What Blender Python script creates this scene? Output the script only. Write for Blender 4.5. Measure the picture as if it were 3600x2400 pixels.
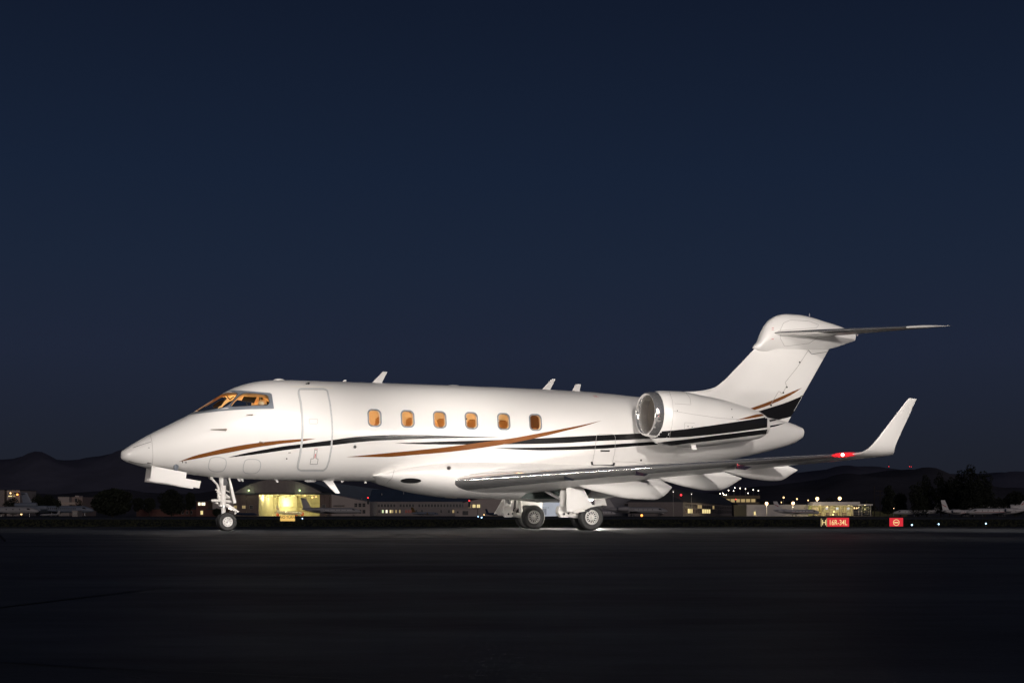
import bpy, bmesh, math, random
import numpy as np
from mathutils import Vector, Matrix
from mathutils.bvhtree import BVHTree

random.seed(7); np.random.seed(7)
D = bpy.data
scene = bpy.context.scene
col = scene.collection
for _o in list(D.objects): D.objects.remove(_o)

# ------------------------------------------------------------------ camera
CAM_H = 0.41
FPX, HY, CX = 5000.0, 1807.2, 1800.0          # focal length, horizon row and centre column, 3600x2400 frame
cd = D.cameras.new('camera'); cam = D.objects.new('camera', cd); col.objects.link(cam)
cam.location = (0, 0, CAM_H); cam.rotation_euler = (math.pi/2, 0, 0)
cd.sensor_width = 36.0; cd.lens = 36.0*FPX/3600.0
cd.shift_y = (HY-1200.0)/3600.0
cd.clip_start = 0.1; cd.clip_end = 60000
scene.camera = cam

# ------------------------------------------------------------------ world: dusk sky, same all round
world = D.worlds.new('World'); scene.world = world; world.use_nodes = True
nt = world.node_tree; nt.nodes.clear()
def N(tree, kind, **kw):
    n = tree.nodes.new(kind)
    for k, v in kw.items(): setattr(n, k, v)
    return n
geo = N(nt, 'ShaderNodeTexCoord'); sep = N(nt, 'ShaderNodeSeparateXYZ')
nt.links.new(geo.outputs['Generated'], sep.inputs[0])
ramp = N(nt, 'ShaderNodeValToRGB')
nt.links.new(sep.outputs['Z'], ramp.inputs[0])
def lin(c): return tuple(((v/255)/12.92 if v/255 <= .04045 else ((v/255+.055)/1.055)**2.4) for v in c)
SKY = [(0.0,(30,31,39)),(0.041,(30,34,45)),(0.111,(31,38,56)),(0.17,(27,37,56)),(0.231,(23,34,54)),(0.335,(18,27,45)),(1.0,(10,15,26))]
cr = ramp.color_ramp
while len(cr.elements) < len(SKY): cr.elements.new(0.5)
for e, (p, c) in zip(cr.elements, SKY):
    e.position = p; e.color = lin(c)+(1,)
bg = N(nt, 'ShaderNodeBackground'); bg.inputs[1].default_value = 1.0
out = N(nt, 'ShaderNodeOutputWorld')
nt.links.new(ramp.outputs[0], bg.inputs[0]); nt.links.new(bg.outputs[0], out.inputs[0])

# ------------------------------------------------------------------ sun: only the last afterglow from behind the camera
def aim(o, target):
    d = Vector(target)-o.location
    o.rotation_euler = d.to_track_quat('-Z', 'Y').to_euler()
sd = D.lights.new('sun', 'SUN'); sd.energy = 0.55; sd.angle = math.radians(35); sd.color = (1.0, .86, .80)
sun = D.objects.new('sun', sd); col.objects.link(sun); sun.location = (45, -100, 22); aim(sun, (0, 60, 0))
# unseen spots standing in for the floodlights on the jet, right and left
def spot(name, loc, target, power, half_deg, color=(1.0,.93,.86), radius=.4, blend=1.0):
    d = D.lights.new(name, 'SPOT'); d.energy = power*1.08; d.spot_size = math.radians(2*half_deg); d.spot_blend = blend
    d.color = color; d.shadow_soft_size = radius
    o = D.objects.new(name, d); col.objects.link(o); o.location = loc; aim(o, target); return o
KEY, HIGH = (13.0, 1.0, 6.0), (10.0, -1.0, 17.0)      # assumed unseen key lamp; unseen higher one added to brighten the upper fuselage
for tx, ty, tz, pw, ha in ((-8.0,34.0,3.2,4500,7.5),(-3.0,35.5,3.2,4500,7.5),(2.0,37.0,3.2,7000,7.5),(7.0,39.5,3.2,12000,7.5),(9.5,41.5,5.6,20000,6.0)):
    spot('assumed_key_spot', KEY, (tx,ty,tz), pw, ha)
for tx, ty, tz, pw, ha in ((-8.0,34.0,3.4,11000,7.5),(-3.0,35.5,4.1,12000,7.5),(2.0,37.0,4.1,13500,7.5),(7.0,39.5,4.0,15500,7.5),(9.5,41.5,5.8,7000,6.0)):
    spot('high_fill_spot', HIGH, (tx,ty,tz), pw, ha)
for tx, ty, pw, ha in ((-8,38.0,22000,4.5),(-3,38.5,26000,4.5),(2,39.0,30000,4.5),(7,39.0,34000,4.5),(12,38.0,60000,4.5),(17.5,37.5,60000,4.5),(-13,37.0,14000,4.5)):
    spot('apron_fill_spot', HIGH, (tx,ty,0), pw, ha)  # added from above to brighten the ground strip beside the jet
# first lamp belongs to the left stand; the others are added, unseen
for loc, tgt, pw, ha in (((-8.35,21.9,2.3),(6,38.5,3.3),3600,13),((-14,20.5,2.3),(3,37,3.2),4600,12),((-20,19,2.3),(-1,36,3.0),6500,12),((-24,14,2.3),(-6,34.5,2.8),6500,9)):
    spot('floodlight_left', loc, tgt, pw, ha)
for lx, ly, tx, ty, tz in ((-13.8,30,-.76,35.6,1.3),(-13.5,29,-.04,35.2,1.33),(-13.2,28,.67,34.7,1.37),(-12.8,27,1.4,34.3,1.4),(-12.1,26,2.2,33.7,1.44),(-11.3,25,3.0,33.2,1.48),(-11.2,23.5,3.8,32.7,1.52),(-11.0,22,4.7,32.2,1.56),(-10,21,5.5,31.7,1.61),(-8.9,20,6.3,31.1,1.65)):
    spot('wing_glint_spot', (lx,ly,.8), (tx,ty,tz), 300 if ly>24 else 450, 9, radius=.3)  # unseen row added only to draw the bright line along the wing edge
for tx, ty, tz, pw, ha in ((-6.5,35.0,1.7,8500,7.5),(-1,36,1.6,10000,7.5),(1.2,37.5,.8,13000,6.5),(6,37.0,1.8,2500,6)):
    spot('low_fill_spot', (12.0, 17.0, .2), (tx,ty,tz), pw, ha)  # unseen low spots added to brighten the belly and landing gear

vs = scene.view_settings
vs.view_transform = 'Standard'; vs.look = 'None'; vs.exposure = 0.0; vs.gamma = 1.0; vs.use_curve_mapping = False
scene.render.engine = 'CYCLES'
scene.cycles.use_denoising = True
scene.cycles.max_bounces = 8
scene.cycles.sample_clamp_indirect = 6.0

# ------------------------------------------------------------------ materials
MATS = {}
def mat(name, base, rough=.5, metal=0.0, spec=.5, coat=0.0, noise=0.0, nscale=4.0, bump=0.0, bscale=60.0, emit=None, estr=0.0, trans=0.0):
    if name in MATS: return MATS[name]
    m = D.materials.new(name); m.use_nodes = True; t = m.node_tree; b = t.nodes['Principled BSDF']
    b.inputs['Base Color'].default_value = (*base, 1); b.inputs['Roughness'].default_value = rough
    b.inputs['Metallic'].default_value = metal; b.inputs['Specular IOR Level'].default_value = spec
    b.inputs['Coat Weight'].default_value = coat; b.inputs['Coat Roughness'].default_value = .08
    if trans: b.inputs['Transmission Weight'].default_value = trans
    if emit: b.inputs['Emission Color'].default_value = (*emit, 1); b.inputs['Emission Strength'].default_value = estr
    if noise or bump:
        tc = N(t, 'ShaderNodeTexCoord')
    if noise:
        nz = N(t, 'ShaderNodeTexNoise'); nz.inputs['Scale'].default_value = nscale; nz.inputs['Detail'].default_value = 6; nz.inputs['Roughness'].default_value = .65
        t.links.new(tc.outputs['Object'], nz.inputs['Vector'])
        mr = N(t, 'ShaderNodeMapRange'); mr.inputs['From Min'].default_value = .25; mr.inputs['From Max'].default_value = .75
        mr.inputs['To Min'].default_value = 1-noise; mr.inputs['To Max'].default_value = 1+noise
        t.links.new(nz.outputs['Fac'], mr.inputs['Value'])
        vm = N(t, 'ShaderNodeVectorMath', operation='SCALE'); vm.inputs[0].default_value = base
        t.links.new(mr.outputs[0], vm.inputs['Scale']); t.links.new(vm.outputs[0], b.inputs['Base Color'])
        rr = N(t, 'ShaderNodeMapRange'); rr.inputs['To Min'].default_value = max(0,rough-.08*min(1,noise*4)); rr.inputs['To Max'].default_value = min(1,rough+.08*min(1,noise*4))
        t.links.new(nz.outputs['Fac'], rr.inputs['Value']); t.links.new(rr.outputs[0], b.inputs['Roughness'])
    if bump:
        n2 = N(t, 'ShaderNodeTexNoise'); n2.inputs['Scale'].default_value = bscale; n2.inputs['Detail'].default_value = 4
        t.links.new(tc.outputs['Object'], n2.inputs['Vector'])
        bp = N(t, 'ShaderNodeBump'); bp.inputs['Strength'].default_value = bump; bp.inputs['Distance'].default_value = .02
        t.links.new(n2.outputs['Fac'], bp.inputs['Height']); t.links.new(bp.outputs[0], b.inputs['Normal'])
    MATS[name] = m; return m
def glow(name, color, strength):
    return mat(name, (.02,.02,.02), .5, emit=color, estr=strength)
def pane_mat(name, tint=(1,1,1), refl=.9):
    if name in MATS: return MATS[name]
    m = D.materials.new(name); m.use_nodes = True; t = m.node_tree; t.nodes.clear()
    o = N(t,'ShaderNodeOutputMaterial'); mx = N(t,'ShaderNodeMixShader'); tr = N(t,'ShaderNodeBsdfTransparent'); gl = N(t,'ShaderNodeBsdfGlossy'); fr = N(t,'ShaderNodeFresnel')
    tr.inputs[0].default_value = (*tint,1); gl.inputs['Roughness'].default_value = .02; gl.inputs[0].default_value=(refl,refl,refl,1); fr.inputs[0].default_value = 1.45
    t.links.new(fr.outputs[0], mx.inputs[0]); t.links.new(tr.outputs[0], mx.inputs[1]); t.links.new(gl.outputs[0], mx.inputs[2]); t.links.new(mx.outputs[0], o.inputs[0])
    MATS[name] = m; return m

white   = mat('white_paint', (.80,.785,.77), .30, coat=.25, noise=.015, nscale=1.3)
white2  = mat('white_gear_paint', (.78,.76,.73), .38, noise=.05, nscale=9)
black   = mat('black_stripe_paint', (.010,.010,.011), .22, coat=.5)
copper  = mat('copper_stripe_paint', (.24,.085,.022), .25, metal=.25, coat=.4)
greytape= mat('grey_door_seal_paint', (.52,.53,.54), .4, noise=.05, nscale=12)
frame_m = mat('grey_window_frame', (.20,.225,.26), .35, metal=.3, noise=.06, nscale=20)
gasket  = mat('black_gasket', (.012,.012,.013), .5)
seam    = mat('panel_seam', (.34,.33,.32), .6)
satin   = mat('satin_aluminium', (.90,.89,.88), .09, metal=.88, noise=.02, nscale=8)
chrome  = mat('polished_aluminium', (.86,.86,.87), .07, metal=1.0, noise=.02, nscale=8)
duct_m  = mat('brushed_metal_duct', (.58,.54,.50), .33, metal=.7, noise=.04, nscale=10)
steel   = mat('bare_steel', (.42,.42,.43), .3, metal=1.0)
brownmt = mat('heated_probe_metal', (.30,.25,.21), .4, metal=.8)
rubber  = mat('tyre_rubber', (.016,.016,.017), .55, noise=.25, nscale=14, bump=.15, bscale=80)
rim_m   = mat('white_wheel_paint', (.82,.81,.79), .35, noise=.06, nscale=20)
darkgap = mat('dark_recess', (.012,.012,.012), .6)
wellgrn = mat('green_primer_well', (.035,.055,.05), .6, noise=.2, nscale=7)
redmark = mat('red_marking', (.55,.03,.03), .5)
cream   = mat('cream_cabin_liner', (.74,.55,.33), .6, noise=.04, nscale=5)
trimw   = mat('white_window_reveal', (.85,.80,.72), .5)
shade_m = mat('pleated_shade_fabric', (.52,.33,.16), .75)
seat_m  = mat('tan_leather', (.50,.34,.20), .5, noise=.06, nscale=10)
dash_m  = mat('cockpit_black', (.015,.014,.013), .55)
seat_w  = mat('pale_headrest_cover', (.70,.62,.50), .7)
pane    = pane_mat('cabin_glass', (.97,.97,.95))
wpane   = pane_mat('windshield_glass', (.90,.97,.93))
redlens = mat('red_lamp_glass', (.6,.03,.04), .1, emit=(1.0,.05,.07), estr=.28)

# ------------------------------------------------------------------ mesh helpers
class MB:
    def __init__(s): s.v = []; s.f = []; s.m = []
    def add(s, v, f, mi=0):
        o = len(s.v); s.v += [tuple(map(float,p)) for p in v]; s.f += [tuple(i+o for i in q) for q in f]; s.m += [mi]*len(f); return s
    def box(s, x0,x1,y0,y1,z0,z1, mi=0):
        v = [(x,y,z) for x in(x0,x1) for y in(y0,y1) for z in(z0,z1)]
        return s.add(v, [(0,1,3,2),(4,6,7,5),(0,4,5,1),(2,3,7,6),(0,2,6,4),(1,5,7,3)], mi)
    def rings(s, rings, cap0=True, cap1=True, mi=0):
        n = len(rings[0]); v = [p for r in rings for p in r]; f = []
        for i in range(len(rings)-1):
            for j in range(n):
                k = (j+1) % n
                f.append((i*n+j, i*n+k, (i+1)*n+k, (i+1)*n+j))
        if cap0: f.append(tuple(range(n))[::-1])
        if cap1: f.append(tuple((len(rings)-1)*n+j for j in range(n)))
        return s.add(v, f, mi)
    def cyl(s, p0, p1, r0, r1=None, n=14, mi=0, cap=True):
        r1 = r0 if r1 is None else r1
        p0 = Vector(p0); p1 = Vector(p1); d = (p1-p0).normalized()
        a = d.orthogonal().normalized(); b = d.cross(a)
        rs = [[p + r*(math.cos(2*math.pi*k/n)*a + math.sin(2*math.pi*k/n)*b) for k in range(n)] for p, r in((p0,r0),(p1,r1))]
        return s.rings(rs, cap, cap, mi)
    def tube(s, pts, r, n=8, mi=0):
        for a, b in zip(pts[:-1], pts[1:]): s.cyl(a, b, r, r, n, mi)
        return s
    def lathe(s, prof, c, ax, n=32, mi=0, cap0=False, cap1=False):
        """prof: (along, radius) pairs; ax axis vector, c centre"""
        c = Vector(c); d = Vector(ax).normalized(); a = d.orthogonal().normalized(); b = d.cross(a)
        return s.rings([[c+d*u+max(r,1e-5)*(math.cos(2*math.pi*k/n)*a+math.sin(2*math.pi*k/n)*b) for k in range(n)] for u, r in prof], cap0, cap1, mi)
    def prism(s, poly, off, mi=0):
        """poly: 3-D points of a planar outline, off: extrusion vector"""
        n = len(poly); off = Vector(off); P = [Vector(p) for p in poly]; Q = [p+off for p in P]
        f = [tuple(range(n))[::-1], tuple(range(n,2*n))]+[(i,(i+1)%n,n+(i+1)%n,n+i) for i in range(n)]
        return s.add(P+Q, f, mi)
    def ball(s, c, r, n=12, m=8, mi=0):
        sx, sy, sz = (r,r,r) if not hasattr(r,'__len__') else r
        rings = []
        for i in range(1, m):
            a = math.pi*i/m
            rings.append([(c[0]+sx*math.sin(a)*math.cos(2*math.pi*k/n), c[1]+sy*math.sin(a)*math.sin(2*math.pi*k/n), c[2]+sz*math.cos(a)) for k in range(n)])
        return s.rings(rings, True, True, mi)
    def mesh(s, name, mats, smooth=True, angle=35, recalc=True):
        me = D.meshes.new(name); me.from_pydata(s.v, [], s.f)
        for m in (mats if isinstance(mats,(list,tuple)) else [mats]): me.materials.append(m)
        me.polygons.foreach_set('material_index', s.m)
        if recalc:
            bm = bmesh.new(); bm.from_mesh(me); bmesh.ops.recalc_face_normals(bm, faces=bm.faces); bm.to_mesh(me); bm.free()
        if smooth:
            me.polygons.foreach_set('use_smooth', [True]*len(me.polygons)); me.set_sharp_from_angle(angle=math.radians(angle))
        me.update(); return me
    def build(s, name, mats, parent=None, smooth=True, angle=35, recalc=True, **kw):
        return link(name, s.mesh(name, mats, smooth, angle, recalc), parent, **kw)
def tag(o, label=None, cat=None, group=None, kind=None):
    for k, v in (('label',label),('category',cat),('group',group),('kind',kind)):
        if v: o[k] = v
    return o
def link(name, me, parent=None, label=None, cat=None, group=None, kind=None):
    o = D.objects.new(name, me); col.objects.link(o); o.parent = parent
    return tag(o, label, cat, group, kind)
def empty(name, loc=(0,0,0), rz=0, **kw):
    o = D.objects.new(name, None); col.objects.link(o); o.location = loc; o.rotation_euler = (0,0,rz); o.empty_display_size = .3
    return tag(o, **kw)
def pchip(xs, ys):
    xs = np.array(xs, float); ys = np.array(ys, float); hh = np.diff(xs); dl = np.diff(ys)/hh
    d = np.zeros(len(xs))
    for i in range(1, len(xs)-1):
        if dl[i-1]*dl[i] > 0:
            w1 = 2*hh[i]+hh[i-1]; w2 = hh[i]+2*hh[i-1]; d[i] = (w1+w2)/(w1/dl[i-1]+w2/dl[i])
    d[0] = dl[0]; d[-1] = dl[-1]
    def fn(x):
        x = np.clip(x, xs[0], xs[-1]); i = np.clip(np.searchsorted(xs, x)-1, 0, len(hh)-1); t = (x-xs[i])/hh[i]; H = hh[i]
        return (2*t**3-3*t**2+1)*ys[i]+(t**3-2*t**2+t)*H*d[i]+(-2*t**3+3*t**2)*ys[i+1]+(t**3-t**2)*H*d[i+1]
    return fn
def at(px, py, Y):
    """world point at depth Y that the survey of the photograph puts at pixel (px, py)"""
    return Vector(((px-CX)/FPX*Y, Y, CAM_H+(HY-py)/FPX*Y))
# ================================================================== ground
def ground_mat(name, base, rough, var, scale, stretch=(1,1,1), bump=.3, bscale=30, spec=.5):
    m = D.materials.new(name); m.use_nodes = True; t = m.node_tree; b = t.nodes['Principled BSDF']
    tc = N(t,'ShaderNodeTexCoord'); mp = N(t,'ShaderNodeMapping'); mp.inputs['Scale'].default_value = stretch
    t.links.new(tc.outputs['Object'], mp.inputs[0])
    n1 = N(t,'ShaderNodeTexNoise'); n1.inputs['Scale'].default_value = scale; n1.inputs['Detail'].default_value = 8; n1.inputs['Roughness'].default_value = .7
    n2 = N(t,'ShaderNodeTexNoise'); n2.inputs['Scale'].default_value = bscale; n2.inputs['Detail'].default_value = 5
    t.links.new(mp.outputs[0], n1.inputs['Vector']); t.links.new(tc.outputs['Object'], n2.inputs['Vector'])
    mr = N(t,'ShaderNodeMapRange'); mr.inputs['From Min'].default_value=.3; mr.inputs['From Max'].default_value=.7; mr.inputs['To Min'].default_value=1-var; mr.inputs['To Max'].default_value=1+var
    t.links.new(n1.outputs['Fac'], mr.inputs['Value'])
    vm = N(t,'ShaderNodeVectorMath', operation='SCALE'); vm.inputs[0].default_value = base
    t.links.new(mr.outputs[0], vm.inputs['Scale']); t.links.new(vm.outputs[0], b.inputs['Base Color'])
    r2 = N(t,'ShaderNodeMapRange'); r2.inputs['From Min'].default_value=.3; r2.inputs['From Max'].default_value=.7; r2.inputs['To Min'].default_value=rough+.10; r2.inputs['To Max'].default_value=rough-.06
    t.links.new(n1.outputs['Fac'], r2.inputs['Value']); t.links.new(r2.outputs[0], b.inputs['Roughness'])
    bp = N(t,'ShaderNodeBump'); bp.inputs['Strength'].default_value = bump; bp.inputs['Distance'].default_value = .01
    t.links.new(n2.outputs['Fac'], bp.inputs['Height']); t.links.new(bp.outputs[0], b.inputs['Normal'])
    b.inputs['Specular IOR Level'].default_value = spec
    return m
apron_m = ground_mat('worn_apron_asphalt', (.060,.063,.070), .62, .6, .5, (.6,1.6,1), .35, 45, .14)
shoulder_m = ground_mat('dark_asphalt', (.022,.022,.024), .75, .3, .3, (1,1,1), .4, 30, .2)
grass_m = ground_mat('dry_grass_ground', (.022,.023,.016), .95, .5, .35, (.6,1,1), .8, 6, .1)
taxi_m = ground_mat('taxiway_asphalt', (.042,.043,.047), .8, .2, .1, (.3,1,1), .2, 10, .2)
far_m = ground_mat('far_airfield_ground', (.045,.045,.046), .9, .25, .05, (1,1,1), .2, 3, .2)
line_m = mat('white_line_paint', (.62,.62,.60), .6, noise=.15, nscale=2)
tar_m = mat('tar_seam', (.010,.010,.011), .6)
def strip(name, rows, half_w, m, **kw):
    """rows: (Y, z) profile across the view; one sheet"""
    xs = [-half_w, -half_w*.3, 0, half_w*.3, half_w]
    v = [(x, Y, z) for (Y, z) in rows for x in xs]; n = len(xs)
    f = [(i*n+j, i*n+j+1, (i+1)*n+j+1, (i+1)*n+j) for i in range(len(rows)-1) for j in range(n-1)]
    return MB().add(v, f).build(name, m, smooth=True, angle=80, **kw)
strip('apron_pavement', [(-120,0),(-20,0),(20,0),(41.2,0)], 260, apron_m, kind='structure')
strip('pavement_shoulder', [(41.2,0),(48,-.006),(53,-.06),(60,-.22),(70,-.46)], 400, shoulder_m, kind='structure')
strip('grass_verge', [(70,-.46),(85,-.66),(105,-.80),(140,-.80),(200,-.66),(267,-.56)], 900, grass_m, kind='structure')
strip('taxiway', [(267,-.56),(292,-.53),(328,-.51),(420,-.46)], 1500, taxi_m, kind='structure')
strip('concrete_edge_strip', [(292,-.525),(328,-.505)], 1400, mat('pale_concrete',(.16,.16,.155),.8,noise=.15,nscale=.1), kind='structure')
strip('airfield_ground', [(420,-.46),(900,-.46),(5000,-2),(40000,-20)], 30000, far_m, kind='structure')
def seam_strip(pxs, wid):
    P = []
    for px, py in pxs:
        Y = CAM_H*FPX/(py-HY); P.append(Vector(((px-CX)/FPX*Y, Y, .004)))
    mb = MB(); v = []
    for i, p in enumerate(P):
        d = (P[min(i+1,len(P)-1)]-P[max(i-1,0)]).normalized(); nrm = Vector((-d.y,d.x,0))*wid*(.8+.5*random.random())
        v += [p+nrm, p-nrm]
    mb.add(v, [(2*i,2*i+1,2*i+3,2*i+2) for i in range(len(P)-1)])
    return mb.build('tar_joint', tar_m, kind='structure')
seam_strip([(-150,2152),(0,2135),(300,2098),(600,2062),(880,2036),(1100,2010),(1400,1980),(1680,1950),(1900,1928),(2120,1900),(2250,1886)], .02)
seam_strip([(-300,2310),(0,2327),(300,2345),(600,2360),(1000,2380),(1500,2400)], .008)

# ================================================================== the jet: frame of the aircraft (x aft, y starboard, z up)
PSI = .40; ORG = Vector((-9.37, 34.06, 0))
jet = empty('business_jet', ORG, PSI, label='large white business jet with black and copper stripes, brightly lit in the foreground', cat='jet')
c_, s_ = math.cos(PSI), math.sin(PSI)
def to_local(w): w = Vector(w)-ORG; return Vector((w.x*c_+w.y*s_, -w.x*s_+w.y*c_, w.z))
CL = to_local((0,0,CAM_H))
def ray(px, py):
    d = Vector(((px-CX)/FPX, 1, (HY-py)/FPX)); return CL, Vector((d.x*c_+d.y*s_, -d.x*s_+d.y*c_, d.z)).normalized()
def on_y(px, py, p):
    """point of the plane p metres to port of the centre line"""
    o, d = ray(px, py); return o+d*((-p-o.y)/d.y)
S1 = lambda x, y: (380+x/2.614, 1280+y/2.614)
S2 = lambda x, y: (1000+x/2.614, 1280+y/2.614)
S3 = lambda x, y: (1600+x/2.614, 1280+y/2.614)
S4 = lambda x, y: (2150+x/2.614, 1280+y/2.614)
S5 = lambda x, y: (2500+x/2.3233, 1060+y/2.3233)
SC = lambda x, y: (640+x/6.533, 1340+y/6.533)
SG = lambda x, y: (1780+x/5.88, 1680+y/5.88)
SN = lambda x, y: (680+x/6.535, 1640+y/6.535)

# ---- fuselage lines
top = [(0.0,1.795)]+[tuple(on_y(*S1(x,y),0).xz) for x,y in [(120,808),(150,782),(200,747),(270,705),(385,641),(500,584),(600,534),(735,467),(900,368),(1060,264),(1110,238),(1180,208),(1260,182),(1350,163),(1450,152),(1560,148),(1750,150),(2091,161)]]
top += [(7.5,3.785),(9.5,3.785),(11.0,3.775),(12.196,3.757),(13.866,3.663),(15.2,3.55),(16.5,3.42),(17.7,3.27),(18.67,3.13),(19.1,3.03),(19.33,2.95)]
bot = [(0.0,1.795)]+[tuple(on_y(*S1(x,y),0).xz) for x,y in [(120,862),(140,882),(190,905),(270,930),(350,953),(500,977),(720,1008),(940,1035),(1180,1050),(1550,1063),(1850,1068)]]
bot += [(7.0,1.255),(10.0,1.255),(12.5,1.36),(14,1.52),(15.5,1.73),(17.305,2.044),(18.187,2.23),(18.9,2.42),(19.2,2.53),(19.33,2.62)]
wid = [(0,0),(.02,.085),(.09,.19),(.3,.325),(.68,.475),(1.2,.66),(1.6,.78),(2.1,.91),(2.7,1.03),(3.4,1.12),(4.3,1.175),(5.5,1.19),(8,1.19),(12,1.19),(13.5,1.12),(15,.95),(16.5,.74),(18,.49),(19.0,.29),(19.33,.19)]
FT = pchip([math.sqrt(max(a,0)) for a,b in top],[b for a,b in top]); FB = pchip([math.sqrt(max(a,0)) for a,b in bot],[b for a,b in bot]); FW = pchip([math.sqrt(a) for a,b in wid],[b for a,b in wid])
def fus(x):
    u = math.sqrt(max(x,0)); zt, zb = float(FT(u)), float(FB(u)); return zt, zb, (zt+zb)/2+.02*(zt-zb), float(FW(u))
PW = 2.12
def section(x, n=96, inset=0.0):
    zt, zb, zm, w = fus(x); zt -= inset; zb += inset; w -= inset; r = []
    for k in range(n):
        a = 2*math.pi*k/n; ca, sa = math.cos(a), math.sin(a)
        y = w*math.copysign(abs(ca)**(2/PW), ca); h = (zt-zm) if sa >= 0 else (zm-zb)
        r.append((x, y, zm+h*math.copysign(abs(sa)**(2/PW), sa)))
    return r
def implicit(p):
    zt, zb, zm, w = fus(p.x); h = (zt-zm) if p.z >= zm else (zm-zb)
    return (abs(p.y)/max(w,1e-4))**PW+(abs(p.z-zm)/max(h,1e-4))**PW
US = np.concatenate([np.linspace(.02,1.2,34), np.linspace(1.23,math.sqrt(19.33),120)])
fb = MB(); rr = [section(u*u) for u in US]; n_ = 96
fb.rings(rr, False, True); tip = len(fb.v); fb.v.append((0,0,1.795)); 
for j in range(n_): fb.f.append((tip, (j+1)%n_, j)); fb.m.append(0)
fme = fb.mesh('fuselage_outer', white)
def bvh_of(me): return BVHTree.FromPolygons([v.co.copy() for v in me.vertices], [tuple(p.vertices) for p in me.polygons])
FBVH = bvh_of(fme)
def hit(bvh, px, py, off=.004):
    o, d = ray(px, py); loc, nrm, i, t = bvh.ray_cast(o, d)
    if loc is None: return None
    if nrm.dot(d) > 0: nrm = -nrm
    return loc+nrm*off
def side_hit(bvh, x, z, off=.004, side=-1):
    loc, nrm, i, t = bvh.ray_cast(Vector((x, side*6, z)), Vector((0,-side,0)))
    if loc is None: return None, None
    if nrm.y*side < 0: nrm = -nrm
    return loc+nrm*off, nrm

# ---- openings: cabin windows and cockpit glazing
WIN = [S2(829,493),S2(1132.5,501),S2(1428,509),S2(1719,517.5),S2(2016,525),S3(739,532)]
WC = [hit(FBVH, *w, off=0) for w in WIN]
zc = sum(w.z for w in WC)/6
WX = [w.x for w in WC]
def rrect(hw, hh, r, n=7):
    P = []
    for cx, cy, a0 in ((hw-r,hh-r,0),(-hw+r,hh-r,90),(-hw+r,-hh+r,180),(hw-r,-hh+r,270)):
        for k in range(n+1):
            a = math.radians(a0+90*k/n); P.append((cx+r*math.cos(a), cy+r*math.sin(a)))
    return P
def win_outline(xc, hw, hh, r, side=-1, off=0.0):
    out = []
    for a, b in rrect(hw, hh, r):
        # b measured along the skin: lean with the fuselage side
        p, nr = side_hit(FBVH, xc+a, zc+b*.965, off, side); out.append(p)
    return out
WS_OUT = [(110,785),(500,545),(830,330),(940,268),(1060,232),(1190,214),(1350,216),(1600,233),(1850,255),(2040,272),(2062,300),(2112,632),(1900,637),(1500,644),(1180,660),(830,690),(500,730),(300,755)]
WS_A = [(205,737),(300,683),(500,560),(700,435),(830,352),(915,305),(1000,282),(1120,271),(1230,271),(1270,290),(1265,325),(1200,400),(1120,500),(1050,560),(960,597),(800,632),(550,672),(400,698)]
WS_B = [(1415,282),(1500,277),(1650,285),(1800,300),(1940,325),(1975,350),(2000,470),(1995,515),(1960,545),(1880,548),(1600,560),(1300,577),(1150,583),(1118,570),(1130,540),(1200,450),(1310,340)]
cav = MB()
cxs = [1.75,1.9,2.2,2.6,3.0,3.6,4.4,5.5,7,9,10.5,11.9]
cav.rings([section(x, 48, .10 if x>2.6 else .06) for x in cxs], True, True)
cutters = [cav.mesh('cut', trimw)]
for i, xc in enumerate(WX):
    for side in (-1, 1):
        o = win_outline(xc, .145, .195, .10, side)
        cutters.append(MB().prism([p+Vector((0,side*.12,0)) for p in o], (0,-side*.42,0)).mesh('cut', trimw))
for poly in (WS_A, WS_B):
    P = [hit(FBVH, *SC(x,y), off=0) for x,y in poly]; P = [p for p in P if p]
    cen = sum(P, Vector())/len(P); nr = Vector()
    for a, b in zip(P, P[1:]+P[:1]): nr += (a-cen).cross(b-cen)
    nr.normalize()
    if nr.y > 0: nr = -nr
    for side in (-1, 1):
        fl = lambda v: Vector((v.x, -side*v.y, v.z))
        cutters.append(MB().prism([fl(p+nr*.10) for p in P], fl(-nr*.32)).mesh('cut', trimw))
def boolean(me, cuts):
    o = D.objects.new('bool_target', me); col.objects.link(o); tmp = []
    for cme in cuts:
        co = D.objects.new('bool_cut', cme); col.objects.link(co); tmp.append(co)
        md = o.modifiers.new('b', 'BOOLEAN'); md.operation = 'DIFFERENCE'; md.object = co; md.solver = 'EXACT'
    dg = bpy.context.evaluated_depsgraph_get(); r = D.meshes.new_from_object(o.evaluated_get(dg))
    for co in tmp+[o]: D.objects.remove(co)
    return r
hull = boolean(fme, cutters); hull.name = 'fuselage'
hull.materials.clear()
for m in (white, cream, trimw, gasket): hull.materials.append(m)
for p in hull.polygons:
    v = implicit(p.center); x = p.center.x
    p.material_index = 0 if v > .985 else (2 if v > .82 and 5 < x < 12 else 1)
    if x < .3 or x > 12.3: p.material_index = 0
    if x > 19.32 and abs(p.normal.x) > .9: p.material_index = 3
    p.use_smooth = True
hull.set_sharp_from_angle(angle=math.radians(40))
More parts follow.
